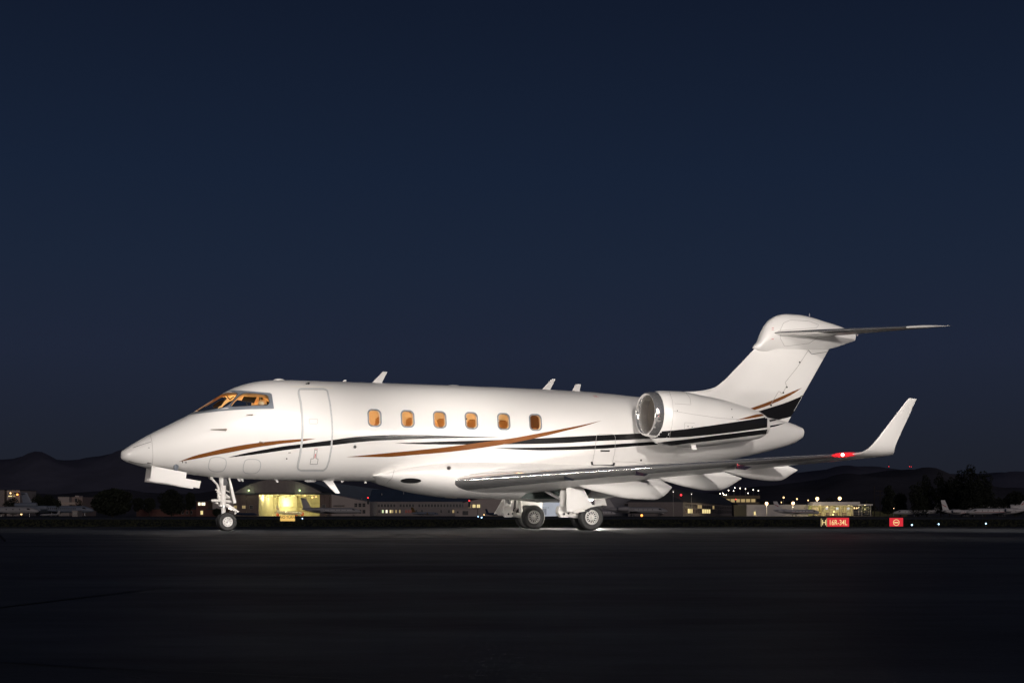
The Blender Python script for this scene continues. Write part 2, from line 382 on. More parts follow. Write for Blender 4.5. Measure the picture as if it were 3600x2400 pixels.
# keep the paint smooth round the openings: analytic normals on the outer skin
nrm = [list(l) for l in [c.vector for c in hull.corner_normals]]
def grad(p):
    e = .004; g = Vector((implicit(p+Vector((e,0,0)))-implicit(p-Vector((e,0,0))), implicit(p+Vector((0,e,0)))-implicit(p-Vector((0,e,0))), implicit(p+Vector((0,0,e)))-implicit(p-Vector((0,0,e)))))
    return g.normalized()
gc = {}
for p in hull.polygons:
    if p.material_index == 0 and .15 < p.center.x < 19.2:
        for li in p.loop_indices:
            vi = hull.loops[li].vertex_index
            if vi not in gc: gc[vi] = grad(hull.vertices[vi].co)
            nrm[li] = gc[vi]
hull.normals_split_custom_set([tuple(n) for n in nrm])
fuselage = link('fuselage', hull, jet)

# ---- decals: paint and trim laid 3 to 5 mm proud of the skin it is on
def resample(poly, n):
    poly = [Vector((*p,)) if len(p)==2 else Vector(p) for p in poly]
    L = [0]
    for a, b in zip(poly, poly[1:]): L.append(L[-1]+(b-a).length)
    out = []
    for k in range(n):
        t = L[-1]*k/(n-1); i = max(0, min(len(poly)-2, next((j for j in range(len(L)-1) if L[j+1] >= t), len(poly)-2)))
        out.append(poly[i].lerp(poly[i+1], (t-L[i])/max(1e-9, L[i+1]-L[i])))
    return out
def by_x(poly, n):
    xs = [p[0] for p in poly]; fn = pchip(xs, [p[1] for p in poly])
    return [(xs[0]+(xs[-1]-xs[0])*k/(n-1), float(fn(xs[0]+(xs[-1]-xs[0])*k/(n-1)))) for k in range(n)]
def grid_decal(name, bvh, rows, m, parent, off=.004, label=None):
    pts = [[hit(bvh, *q, off=off) for q in r] for r in rows]
    mb = MB(); idx = {}
    for i, r in enumerate(pts):
        for j, p in enumerate(r):
            if p is not None: idx[i,j] = len(mb.v); mb.v.append(tuple(p))
    for i in range(len(pts)-1):
        for j in range(len(pts[0])-1):
            k = [(i,j),(i,j+1),(i+1,j+1),(i+1,j)]
            if all(q in idx for q in k):
                P = [Vector(mb.v[idx[q]]) for q in k]
                if max((P[a]-P[b]).length for a in range(4) for b in range(a)) < .9: mb.f.append(tuple(idx[q] for q in k)); mb.m.append(0)
    return mb.build(name, m, parent, angle=60, label=label)
def stripe(name, S, upper, lower, m, bvh, parent, n=70, rows=6, off=.004, label=None):
    U = by_x(upper, n); Lo = by_x(lower, n)
    R = [[S(u[0]+(l[0]-u[0])*k/(rows-1), u[1]+(l[1]-u[1])*k/(rows-1)) for u, l in zip(U, Lo)] for k in range(rows)]
    return grid_decal(name, bvh, R, m, parent, off, label)
def line_decal(name, bvh, pts, w, m, parent, n=60, off=.005, closed=False, label=None, smooth=True):
    if closed: pts = list(pts)+[pts[0]]
    P = resample(pts, n); a = []; b = []
    for i, p in enumerate(P):
        q0 = P[i-1] if i > 0 else (P[-2] if closed else P[0]); q1 = P[i+1] if i < n-1 else (P[1] if closed else P[-1])
        d = (q1-q0).normalized(); nn = Vector((-d.y, d.x))*w/2; a.append(tuple(p+nn)); b.append(tuple(p-nn))
    return grid_decal(name, bvh, [a, b], m, parent, off, label)
def round_poly(poly, r, k=4):
    out = []; n = len(poly)
    for i in range(n):
        a, b, c = Vector(poly[i-1]), Vector(poly[i]), Vector(poly[(i+1)%n])
        d1 = (a-b); d2 = (c-b); rr_ = min(r, d1.length*.45, d2.length*.45); p0 = b+d1.normalized()*rr_; p1 = b+d2.normalized()*rr_
        for j in range(k+1):
            t = j/k; out.append(tuple((1-t)**2*p0+2*t*(1-t)*b+t*t*p1))
    return out
mp = lambda S, L: [S(*q) for q in L]
stripe('stripe', S1, [(650,893),(800,838),(950,800),(1100,766),(1250,739),(1400,718),(1600,698),(1780,686),(1910,682)], [(650,893),(800,868),(950,839),(1100,812),(1250,783),(1400,757),(1600,728),(1780,706),(1910,682)], copper, FBVH, fuselage, label='copper stripe along the nose')
stripe('stripe', S1, [(1100,855),(1250,818),(1400,789),(1600,754),(1780,732),(2067,694),(2270,667),(2470,652),(2670,646),(2870,648),(3070,655),(3270,662),(3610,672)], [(1100,855),(1250,839),(1400,820),(1600,791),(1780,768),(2067,742),(2270,718),(2470,701),(2670,692),(2870,684),(3070,678),(3270,675),(3610,672)], black, FBVH, fuselage, n=110, label='long black stripe under the cabin windows')
stripe('stripe', S3, [(-558,724),(-368,718),(-168,711),(32,705),(332,696),(700,682),(1000,668),(1300,652),(1650,637),(2000,622)], [(-558,724),(-368,732),(-168,735),(132,736),(400,735),(700,732),(1000,723),(1300,705),(1650,690),(2000,672)], black, FBVH, fuselage, n=110, label='black stripe running back under the engine')
stripe('stripe', S3, [(350,768),(700,764),(1000,757),(1300,743),(1700,718),(2050,695)], [(350,768),(600,783),(800,790),(1000,787),(1300,777),(1700,748),(2050,726)], black, FBVH, fuselage, label='lower black stripe running back to the engine')
stripe('stripe', S3, [(-1003,850),(-668,818),(-368,790),(-68,758),(232,718),(523,678),(800,628),(1000,590),(1200,551),(1345,517)], [(-1003,850),(-668,850),(-368,830),(-68,805),(232,768),(523,722),(800,664),(1000,614),(1200,563),(1345,517)], copper, FBVH, fuselage, n=110, off=.0065, label='copper stripe crossing the black stripes')
stripe('stripe', S4, [(1300,525),(1435,512),(1560,498)], [(1300,560),(1435,534),(1560,502)], black, FBVH, fuselage, n=24)
stripe('stripe', S4, [(1300,590),(1435,567),(1520,553),(1598,538)], [(1300,615),(1435,584),(1520,566),(1598,538)], black, FBVH, fuselage, n=24)

# cabin door, hatches, seams
door = [(1760,226),(1990,226),(2022,240),(2048,360),(2064,500),(2070,620),(2062,760),(2040,880),(2016,952),(1985,976),(1760,976),(1733,960),(1737,920),(1757,830),(1772,720),(1780,600),(1776,480),(1762,350),(1742,262),(1745,235)]
dm = mp(S1, [(x+(9 if x<1900 else -9), y) for x,y in door])
dpts = resample([Vector(q) for q in dm]+[Vector(dm[0])], 120)
cab_door = line_decal('cabin_door_outline', FBVH, [tuple(p) for p in dpts], 6.0, greytape, fuselage, n=160, closed=False, label='grey outline of the cabin door')
line_decal('door_seam', FBVH, mp(S1,[(x*.97+57 if x>1900 else x*.97+53, 600+(y-600)*.975) for x,y in door]), 1.0, seam, fuselage, n=120, closed=True)
for P in ([(940,862),(975,853),(1040,853),(1080,870),(1088,905),(1078,950),(1055,980),(1000,987),(950,978),(922,955),(925,910)], [(1262,876),(1300,870),(1365,872),(1396,888),(1403,920),(1396,965),(1365,998),(1310,1004),(1258,998),(1239,975),(1245,920)]):
    line_decal('access_hatch_outline', FBVH, round_poly(mp(S1,P), 10, 3), 2.6, greytape, fuselage, n=90, closed=True)
line_decal('radome_seam', FBVH, mp(S1,[(385,641),(402,700),(410,780),(412,850),(407,920),(400,957)]), 1.1, seam, fuselage, n=30)
line_decal('static_strip', FBVH, mp(S1,[(228,768),(300,742),(396,712)]), 1.1, gasket, fuselage, n=20)
line_decal('static_strip', FBVH, mp(S1,[(188,886),(250,904),(320,915),(388,921)]), 1.3, gasket, fuselage, n=20)
line_decal('door_rain_gutter', FBVH, mp(S1,[(1674,210),(1850,212),(2065,223)]), 2.2, trimw, fuselage, n=20, off=.02)
line_decal('door_handle_plate', FBVH, round_poly(mp(S1,[(1848,502),(1926,502),(1926,546),(1848,546)]),4), .9, seam, fuselage, n=40, closed=True)
line_decal('door_latch_outline', FBVH, mp(S1,[(1898,786),(1922,786),(1912,866),(1930,866),(1922,917),(1856,915),(1864,866),(1888,866)]), 1.2, gasket, fuselage, n=80, closed=True)
line_decal('door_latch_arrow', FBVH, mp(S1,[(1900,862),(1905,822)]), 2.6, redmark, fuselage, n=8)
line_decal('baggage_door_seam', FBVH, mp(S3,[(1262,900),(1285,780),(1300,650),(1330,640),(1460,645),(1472,670),(1468,800),(1445,905)]), 1.1, seam, fuselage, n=50)
line_decal('panel_seam', FBVH, mp(S3,[(1470,892),(1650,896),(1743,912)]), 1.0, seam, fuselage, n=12)
def text_decal(body, bvh, S, x0, y0, height, m, parent, name, off=.006):
    cu = D.curves.new('t', 'FONT'); cu.body = body; cu.size = 1.0; o = D.objects.new('t', cu); col.objects.link(o)
    me = D.meshes.new_from_object(o.evaluated_get(bpy.context.evaluated_depsgraph_get())); D.objects.remove(o)
    bad = []
    for v in me.vertices:
        p = hit(bvh, *S(x0+v.co.x*height*1.35, y0-v.co.y*height*1.35), off=off); v.co = p if p else Vector((0,0,0))
    me.materials.clear(); me.materials.append(m); return link(name, me, parent)
text_decal('OPEN', FBVH, S1, 1892, 781, 10, redmark, fuselage, 'door_lettering')
def disc_decal(name, bvh, px, py, r, m, parent, off=.006, n=16, ry=None, rings=(0.02,1)):
    ry = ry or r
    return grid_decal(name, bvh, [[(px+r*q*math.cos(2*math.pi*k/n), py+ry*q*math.sin(2*math.pi*k/n)) for k in range(n+1)] for q in rings], m, parent, off)
disc_decal('drain_port', FBVH, *S1(1641,866), 2.6, gasket, fuselage)
disc_decal('drain_port', FBVH, *S1(376,767), 1.7, gasket, fuselage)
disc_decal('fuselage_light', FBVH, *S2(647,757), 5.6, steel, fuselage, off=.01)
disc_decal('drain_port', FBVH, *S3(1708,880), 3.4, gasket, fuselage)
line_decal('baggage_door_gap', FBVH, mp(S3,[(1255,893),(1259,922),(1275,931),(1430,931),(1455,924),(1462,902)]), 7, gasket, fuselage, n=40, off=.006)
for k_, tx_ in enumerate(('EMERGENCY','LOCATOR','TRANSMITTER')): text_decal(tx_, FBVH, S3, 1270+4*k_, 292+6.5*k_, 4.6, redmark, fuselage, 'placard_lettering')
line_decal('door_handle', FBVH, mp(S3,[(1335,794),(1420,794)]), 5, gasket, fuselage, n=8)

# window frames, panes
def ring_band(outer, inner, m, name, parent):
    n = len(outer); mb = MB(); mb.add(outer+inner, [(i,(i+1)%n,n+(i+1)%n,n+i) for i in range(n)]); return mb.build(name, m, parent)
for i, xc in enumerate(WX):
    for side in (-1, 1):
        if side == 1 and i % 1: continue
        f0 = win_outline(xc,.181,.232,.125,side,.003); f1 = win_outline(xc,.176,.227,.12,side,.012); f2 = win_outline(xc,.150,.200,.104,side,.012); f3 = win_outline(xc,.145,.195,.10,side,-.012)
        mb = MB(); n = len(f0)
        for a, b in ((f0,f1),(f1,f2),(f2,f3)): mb.add(a+b, [(k,(k+1)%n,n+(k+1)%n,n+k) for k in range(n)])
        fr = mb.build('cabin_window_frame', frame_m, fuselage, angle=50)
        g = win_outline(xc,.147,.197,.10,side,-.010)
        MB().add(g, [tuple(range(len(g)))]).build('cabin_window_pane', pane, fuselage, smooth=False)
def px_poly_ring(outer, inner_list): pass
def frame_fill(outer, holes, m, name, off):
    """fill between an outline and its holes in picture space, then lay it on the skin"""
    cu = D.curves.new('fill', 'CURVE'); cu.dimensions = '2D'; cu.fill_mode = 'BOTH'
    for pl in [outer]+holes:
        sp = cu.splines.new('POLY'); sp.points.add(len(pl)-1); sp.use_cyclic_u = True
        for q, pt in zip(pl, sp.points): pt.co = (q[0]/100, -q[1]/100, 0, 1)
    o = D.objects.new('fill', cu); col.objects.link(o)
    me = D.meshes.new_from_object(o.evaluated_get(bpy.context.evaluated_depsgraph_get())); D.objects.remove(o)
    bm = bmesh.new(); bm.from_mesh(me)
    bmesh.ops.remove_doubles(bm, verts=bm.verts, dist=1e-5)
    for _ in range(2):
        bmesh.ops.subdivide_edges(bm, edges=[e for e in bm.edges if e.calc_length() > .45], cuts=1); bmesh.ops.triangulate(bm, faces=bm.faces)
    dead = []
    for v in bm.verts:
        p = hit(FBVH, *SC(v.co.x*100, -v.co.y*100), off=off)
        if p is None: dead.append(v)
        else: v.co = p
    bmesh.ops.delete(bm, geom=dead, context='VERTS')
    bm.to_mesh(me); bm.free(); me.materials.clear(); me.materials.append(m)
    me.polygons.foreach_set('use_smooth', [True]*len(me.polygons))
    return me
def dense(poly, n=80): return [tuple(p) for p in resample(list(poly)+[poly[0]], n+1)[:-1]]
Ar, Br = round_poly(WS_A, 30, 3), round_poly(WS_B, 30, 3)
wsf = frame_fill(dense(WS_OUT), [dense(Ar), dense(Br)], frame_m, 'f', .008)
cf = link('cockpit_window_frame', wsf, fuselage)
for pl in (Ar, Br):
    line_decal('cockpit_window_gasket', FBVH, mp(SC, pl), 2.0, gasket, fuselage, n=110, off=.011, closed=True)
    me = frame_fill(dense(pl), [], wpane, 'w', -.006); link('cockpit_window_pane', me, fuselage)
# seam between the frame parts
line_decal('frame_seam', FBVH, mp(SC, [(1200,214),(1180,262)]), .9, seam, fuselage, n=6, off=.012)
line_decal('frame_seam', FBVH, mp(SC, [(1510,236),(1490,272)]), .9, seam, fuselage, n=6, off=.012)
line_decal('frame_seam', FBVH, mp(SC, [(1180,628),(830,655)]), .9, seam, fuselage, n=10, off=.012)

# ---- cabin and cockpit interior
for i, xc in enumerate(WX):
    mb = MB(); zz = zc-.02
    pts = rrect(.17,.22,.09,4)
    mb.add([(xc+a, 1.07, zz+b) for a,b in pts], [tuple(range(len(pts)))])
    b_ = mb.build('window_shade', shade_m, fuselage, smooth=False)
    for k in range(8):
        MB().box(xc-.15,xc+.15,1.03,1.06,zz-.19+k*.047,zz-.19+k*.047+.026).build('shade_slat', shade_m, fuselage, smooth=False)
def seat(x, y, face, name='cabin_seat', m=seat_m, top_z=2.83):
    mb = MB(); rings = []
    for t in np.linspace(0,1,9):
        z = 2.0+(top_z-2.0)*t; lean = .22*t*-face; w = .27*(1-.35*max(0,(t-.75)/.25)**2); th = .075*(1-.55*max(0,(t-.8)/.2)**2)
        rings.append([(x+lean+th*math.cos(a), y+w*math.copysign(abs(math.sin(a))**.5, math.sin(a)), z) for a in np.linspace(0,2*math.pi,20,endpoint=False)])
    mb.rings(rings); mb.box(x+.02*face, x+.5*face, y-.27, y+.27, 2.0, 2.16) if face>0 else mb.box(x-.5, x-.02, y-.27, y+.27, 2.0, 2.16)
    return mb.build(name, m, fuselage)
for x, f in ((WX[0]+.1,1),(WX[1]+.55,-1),(WX[4]+.1,-1),(WX[5]+.3,-1)):
    seat(x, .62, f, top_z=2.62); seat(x, -.62, f, top_z=2.50)
seat(WX[2]+.62, .50, 1, top_z=2.93)
seat(WX[5]+.62, .55, -1, top_z=2.98)
MB().box(WX[5]+.72, WX[5]+.78, -.1, 1.02, 1.6, 3.4).build('cabin_bulkhead', mat('dark_wood_veneer',(.10,.045,.02),.3), fuselage)
MB().box(WX[3]+.5,WX[3]+.72,1.0,1.06,2.98,3.02).build('service_unit', dash_m, fuselage)
# cockpit
cp = lambda px, py, p: on_y(*SC(px,py), p)
gs = [cp(200,745,.2), cp(620,600,.2), cp(860,470,.2)]
MB().prism([(1.80,-.5,2.58),(2.15,-.6,2.62),(2.42,-.66,2.66),(2.5,-.66,2.25),(1.85,-.5,2.3)], (0,1.1,0)).build('glareshield', dash_m, fuselage, smooth=False)
v0 = [cp(1420,345,.15), cp(1710,358,.15), cp(1640,500,.15), cp(1360,452,.15)]
MB().prism(v0, (.02,.03,0)).build('sun_visor', dash_m, fuselage, smooth=False)
MB().tube([cp(1480,500,.15), cp(1500,560,.15)], .012).build('visor_arm', dash_m, fuselage)
hr = cp(1850,520,.45); MB().ball((hr.x,hr.y,hr.z), (.12,.14,.11)).build('pilot_headrest', seat_w, fuselage)
MB().box(hr.x-.05,hr.x+.12,hr.y-.25,hr.y+.25,2.0,hr.z-.05).build('pilot_seat', seat_w, fuselage)
ww = cp(1960,505,.5); MB().ball(ww, .05).build('headset', dash_m, fuselage)
pk = cp(1810,410,.0); MB().box(pk.x-.02,pk.x+.02,pk.y-.12,pk.y+.12,pk.z-.13,pk.z+.08).build('breaker_panel', dash_m, fuselage)
MB().tube([cp(1000,300,-.3),cp(1100,420,-.3),cp(1190,350,-.3)], .012).build('grab_handle', dash_m, fuselage)
hb = cp(985,385,-.2); MB().ball(hb, .035).build('standby_compass', dash_m, fuselage)
MB().prism([cp(700,560,-.1),cp(830,460,-.1),cp(900,430,-.1),cp(990,430,-.1),cp(900,560,-.1),cp(740,610,-.1)], (0,.05,0)).build('instrument_hood', dash_m, fuselage, smooth=False)
def point(name, loc, power, color, r=.1, parent=None):
    d = D.lights.new(name, 'POINT'); d.energy = power; d.color = color; d.shadow_soft_size = r
    o = D.objects.new(name, d); col.objects.link(o); o.parent = parent; o.location = loc; return o
for x in (4.2, 6.3, 8.0, 9.7, 11.2): point('cabin_lamp', (x, 0, 3.45), 19, (1,.58,.25), .12, jet)
point('cockpit_lamp', (2.95, .1, 3.30), 17, (1,.60,.30), .06, jet)
point('cockpit_lamp', (2.35, .25, 2.95), 8, (1,.60,.30), .06, jet)
# ---- wing-body fairing
bl = [(6.121,1.36),(6.5,1.20),(6.848,1.095),(7.585,.935),(8.247,.855),(9.0,.825),(9.885,.815),(11.216,.735),(12.0,.75),(12.454,.79),(13.3,.92),(14.2,1.16),(14.9,1.42)]
bt = [(6.121,1.40),(6.5,1.55),(7.2,1.72),(8.2,1.83),(9.5,1.84),(11,1.82),(12.5,1.80),(13.6,1.74),(14.4,1.62),(14.9,1.48)]
bw = [(6.121,.62),(6.5,.90),(7.2,1.12),(8.2,1.29),(9.5,1.36),(11,1.37),(12.5,1.28),(13.6,1.12),(14.4,.95),(14.9,.80)]
BB, BT, BW = [pchip([a for a,b in L],[b for a,b in L]) for L in (bl,bt,bw)]
rings = []
for x in np.concatenate([np.linspace(6.121,6.6,8), np.linspace(6.7,14.9,60)]):
    zb, zt, w = float(BB(x)), float(BT(x)), float(BW(x)); zm = zb+.62*(zt-zb); r = []
    for k in range(72):
        a = 2*math.pi*k/72; ca, sa = math.cos(a), math.sin(a); h = zt-zm if sa>=0 else zm-zb
        r.append((x, w*math.copysign(abs(ca)**(2/2.3),ca), zm+h*math.copysign(abs(sa)**(2/2.3),sa)))
    rings.append(r)
bme = MB().rings(rings).mesh('belly', white)
cuts = []
for sg in (-1,1):
    m_ = MB().box(10.15,11.95,min(sg*.55,sg*1.6),max(sg*.55,sg*1.6),.815,1.16).mesh('cut', wellgrn); cuts.append(m_)
bme2 = boolean(bme, cuts); bme2.materials.clear(); bme2.materials.append(white); bme2.materials.append(wellgrn)
BBVH0 = bvh_of(bme)
for p in bme2.polygons:
    loc, nn, i, dd = BBVH0.find_nearest(p.center); p.material_index = 1 if dd > .01 else 0; p.use_smooth = True
bme2.set_sharp_from_angle(angle=math.radians(35))
belly = link('belly_fairing', bme2, jet)
disc_decal('vent_intake', BBVH0, *S2(1161,1068), 36.5, gasket, belly, ry=9, rings=(.02,.5,1), n=28)
disc_decal('landing_light', BBVH0, *S2(1510,953), 7.0, steel, belly)
line_decal('belly_seam', BBVH0, mp(S2,[(1022,905),(1015,950),(990,1040),(940,1090)]), 1.0, seam, belly, n=24)
line_decal('belly_edge', BBVH0, mp(S2,[(1475,1219),(1700,1232),(1950,1240)]), 3.0, trimw, belly, n=14, off=.012)

# ---- flying surfaces
def airfoil(n=26):
    s = [.5*(1-math.cos(math.pi*k/n)) for k in range(n+1)]
    yt = lambda q: 5*(.2969*math.sqrt(q)-.126*q-.3516*q*q+.2843*q**3-.1036*q**4)
    return [(q, yt(q)) for q in reversed(s)]+[(q, -yt(q)) for q in s[1:-1]]
AF = airfoil()
def wing_loft(name, st, parent, m=white, chrome_m=satin, up_s=.0, lo_s=.0, camber=.0, cap=True, le_name='leading_edge', sub=None):
    """st: (LE, TE, thickness ratio, up vector). up_s/lo_s: share of chord that is polished metal"""
    rings = []
    for LE, TE, t, up in st:
        LE, TE, up = Vector(LE), Vector(TE), Vector(up).normalized(); ch = (TE-LE).length
        rings.append([LE.lerp(TE,q)+up*(y*t*ch+camber*ch*4*q*(1-q)) for q, y in AF])
    n = len(AF); a, b = MB(), MB()
    le = lambda k: (AF[k][1] >= 0 and AF[k][0] <= up_s) or (AF[k][1] < 0 and AF[k][0] <= lo_s)
    V = [p for r in rings for p in r]; fa, fc = [], []
    for i in range(len(rings)-1):
        for j in range(n):
            k = (j+1)%n; q = (i*n+j,i*n+k,(i+1)*n+k,(i+1)*n+j)
            (fc if (le(j) and le(k)) else fa).append(q)
    if cap: fa += [tuple(range(n)), tuple((len(rings)-1)*n+j for j in range(n))]
    a.add(V, fa); o = a.build(name, m, parent, angle=40)
    if fc:
        b.add(V, fc); bm = bmesh.new(); me = b.mesh(le_name, chrome_m); bm.from_mesh(me)
        bmesh.ops.delete(bm, geom=[v for v in bm.verts if not v.link_faces], context='VERTS'); bm.to_mesh(me); bm.free()
        link(le_name, me, o)
    bm = bmesh.new(); bm.from_mesh(o.data); bmesh.ops.delete(bm, geom=[v for v in bm.verts if not v.link_faces], context='VERTS'); bm.to_mesh(o.data); bm.free()
    return o
def LEW(p): t = (p-1.35)/8.45; return 8.172+t*5.798, 1.268+t*.429
def TEW(p): return float(np.interp(p, [0,1.35,3.4,9.8],[12.2,12.35,12.62,14.95]))
UP = (0,0,1)
FAIR = []
WINGS = {}
for sg in (-1, 1):       # -1 = port, towards the camera
    st = []
    for p in (.4,1.0,1.35,2,2.7,3.4,4.4,5.6,6.8,8,9,9.45):
        x, z = LEW(p); te = TEW(p); t = float(np.interp(p,[0,1.35,3.4,9.8],[.115,.118,.118,.095]))
        st.append(((x,sg*p,z),(te,sg*p,z-.02*(te-x)),t,UP))
    w = wing_loft('wing', st, jet, up_s=.08, lo_s=.13)
    WINGS[sg] = w
    tag(w, 'port wing with polished leading edge' if sg<0 else 'starboard wing with polished leading edge')
    # blended winglet
    st = []
    x, z = LEW(9.45)
    st.append(((x,sg*9.45,z),(TEW(9.45),sg*9.45,z-.02),.095,UP))
    st += [((13.95,sg*9.82,1.70),(14.92,sg*9.82,1.685),.095,(0,-sg*.10,1)),
           ((14.02,sg*10.02,1.725),(14.84,sg*10.02,1.70),.095,(0,-sg*.35,1)),
           ((14.10,sg*10.14,1.80),(14.77,sg*10.15,1.77),.095,(0,-sg*.9,.7)),
           ((14.17,sg*10.20,1.90),(14.76,sg*10.21,1.89),.09,(0,-sg*1,.35)),
           ((14.26,sg*10.25,2.02),(14.80,sg*10.25,2.02),.09,(0,-sg*1,.25)),
           ((14.54,sg*10.40,2.44),(14.92,sg*10.40,2.44),.085,(0,-sg*1,.25)),
           ((14.79,sg*10.53,2.81),(15.02,sg*10.53,2.80),.08,(0,-sg*1,.25)),
           ((14.86,sg*10.55,2.872),(15.04,sg*10.55,2.855),.05,(0,-sg*1,.25))]
    wing_loft('winglet', st, w)
    # flap track fairings
    for p, N0, UPR, LOW, wd in ((2.9,S3(1085,1098),[S3(1400,1040),S3(1870,1065)],[S3(1150,1122),S3(1250,1155),S3(1400,1195),S3(1600,1235),S3(1830,1245),S3(1900,1222),S3(1945,1188),S3(1995,1130)],.20),
                                (4.7,S4(360,1015),[S4(600,985),S4(1000,985)],[S4(430,1048),S4(550,1090),S4(700,1130),S4(900,1160),S4(1000,1158),S4(1060,1137),S4(1100,1112),S4(1195,1050)],.18),
                                (6.7,S4(985,962),[S4(1200,940),S4(1600,932)],[S4(1050,988),S4(1150,1020),S4(1300,1055),S4(1450,1071),S4(1540,1070),S4(1600,1045),S4(1640,1018),S4(1710,975)],.15)):
        P0 = on_y(*N0,p); lows = [on_y(*q,p) for q in LOW]; upr = [on_y(*q,p) for q in UPR]
        xs = [P0.x]+[q.x for q in lows]; zl = [P0.z]+[q.z for q in lows]
        zlo = pchip(xs, zl); x0, x1 = xs[0], xs[-1]; zu = lambda x: float(np.interp(x,[x0,upr[0].x,upr[1].x,x1],[P0.z+.02,upr[0].z+.06,upr[1].z+.02,zl[-1]+.015]))
        rg = []
        for x in np.concatenate([[x0+.002], np.linspace(x0+.05,x1-.05,30), [x1-.002]]):
            a_, b_ = zu(x), float(zlo(x)); q = (x-x0)/(x1-x0); hw = wd*min(1,(q/.35)**.75 if q<.35 else 1)*(1 if q<.72 else max(.02,1-((q-.72)/.28)**1.6))
            zm = a_-.25*(a_-b_); r = []
            for k in range(28):
                an = 2*math.pi*k/28; ca, sa = math.cos(an), math.sin(an); h = a_-zm if sa>=0 else zm-b_
                r.append((x, sg*p+hw*math.copysign(abs(ca)**(2/2.3),ca), zm+h*math.copysign(abs(sa)**(2/2.3),sa)))
            rg.append(r)
        fo = MB().rings(rg).build('flap_track_fairing', white, w)
        if sg < 0: FAIR.append(fo)
    # vortex fences under the leading edge, static wicks
    for (q, p) in ((S3(1450,1020),3.85),(S4(640,975),5.45),(S4(1285,928),7.55)):
        x, z = LEW(p); ch = TEW(p)-x
        MB().prism([(x+.03,sg*p-.012,z-.03),(x+.55,sg*p-.012,z-.05),(x+.25,sg*p-.012,z-.17),(x+.02,sg*p-.012,z-.15)], (0,.024,0)).build('vortilon', chrome, w, smooth=False)
    for p in (7.6,8.6,9.5):
        te = TEW(p); MB().cyl((te-.05,sg*p,LEW(p)[1]-.02),(te+.16,sg*p,LEW(p)[1]-.03),.004,n=5).build('static_wick', gasket, w)
    # lamp glass in the leading edge, lit bulb
    col_l = redlens if sg<0 else mat('green_lamp_glass',(.02,.4,.1),.1,emit=(.02,1,.2),estr=1.3)
    x, z = LEW(9.62)
    rg = []
    dv = Vector((.58,sg*.845,.043)).normalized()
    for t in np.linspace(-1,1,13):
        c = Vector((x+.025,sg*9.62,z+.002))+dv*t*.30; k = math.sqrt(max(.01,1-t*t))
        rg.append([c+Vector((-.065*k*math.cos(a)*.85, -sg*.065*k*math.cos(a)*-.5, .056*k*math.sin(a))) for a in np.linspace(0,2*math.pi,16,endpoint=False)])
    MB().rings(rg).build('navigation_light_glass', col_l, w)
    bulb = glow('red_bulb',(1,.28,.22),30) if sg<0 else glow('green_bulb',(.1,1,.2),60)
    MB().ball((x-.035,sg*9.62-.02*-sg,z), .034).build('navigation_light_bulb', bulb, w)
point('navigation_lamp', (LEW(9.62)[0]-.16, -9.68, LEW(9.62)[1]), 4, (1,.03,.05), .03, jet)

# ---- fin
fl = [(3.0,14.4),(3.5,14.5),(3.72,14.75),(3.82,15.05),(3.862,15.4),(3.88,15.75),(3.93,16.1),(4.012,16.41),(4.18,16.68),(4.446,16.982),(5.199,17.782),(5.45,18.05)]
ft = [(3.0,18.84),(3.146,18.936),(3.891,19.419),(5.264,20.317),(5.45,20.43)]
FLE, FTE = pchip(*zip(*fl)), pchip(*zip(*ft))
rings = []; prof = [(q,y) for q,y in AF]
for z in np.concatenate([np.linspace(3.0,3.86,10), np.linspace(3.88,4.5,14), np.linspace(4.6,5.45,8)]):
    le, te = float(FLE(z)), float(FTE(z)); ch = te-le; T = .15-.02*(z-3); r = []
    core = float(np.interp(z,[3,5.45],[16.0,18.05]))
    for q, y in prof:
        x = le+q*ch; s = max(0,(x-core)/(te-core)); 
        base = T*min(1,(s/.3)**.6)*(1-max(0,(s-.45)/.55)**1.4*.93) if s>0 else 0
        dors = .05*min(1,q*8)**.5*(1-.9*max(0,(q-.5)/.5))
        r.append((x, math.copysign(max(base,dors,.004), y) if abs(y)>1e-6 else 0, z))
    rings.append(r)
fin = MB().rings(rings).build('fin', white, jet, angle=50)
FINB = bvh_of(fin.data)
stripe('stripe', S5, [(318,872),(400,843),(500,805),(600,762),(680,726),(742,703)], [(330,890),(400,870),(500,833),(600,789),(680,745),(742,703)], copper, FINB, fin, n=40, label='copper stripe on the fin')
stripe('stripe', S5, [(385,895),(500,860),(600,828),(700,788),(757,761)], [(440,1000),(500,978),(560,962),(610,950),(652,938)], black, FINB, fin, n=40, rows=12, label='black band across the fin base')
line_decal('rudder_hinge_seam', FINB, mp(S5,[(795,395),(700,540),(605,658),(615,690),(580,755),(553,728),(480,850)]), 1.5, seam, fin, n=50)
line_decal('rudder_top_seam', FINB, mp(S5,[(795,397),(820,430),(960,408)]), 1.3, gasket, fin, n=24)
for q in ((722,495),(617,698),(588,743),(488,846)): disc_decal('rudder_hinge', FINB, *S5(*q), 3.2, gasket, fin, off=.01)

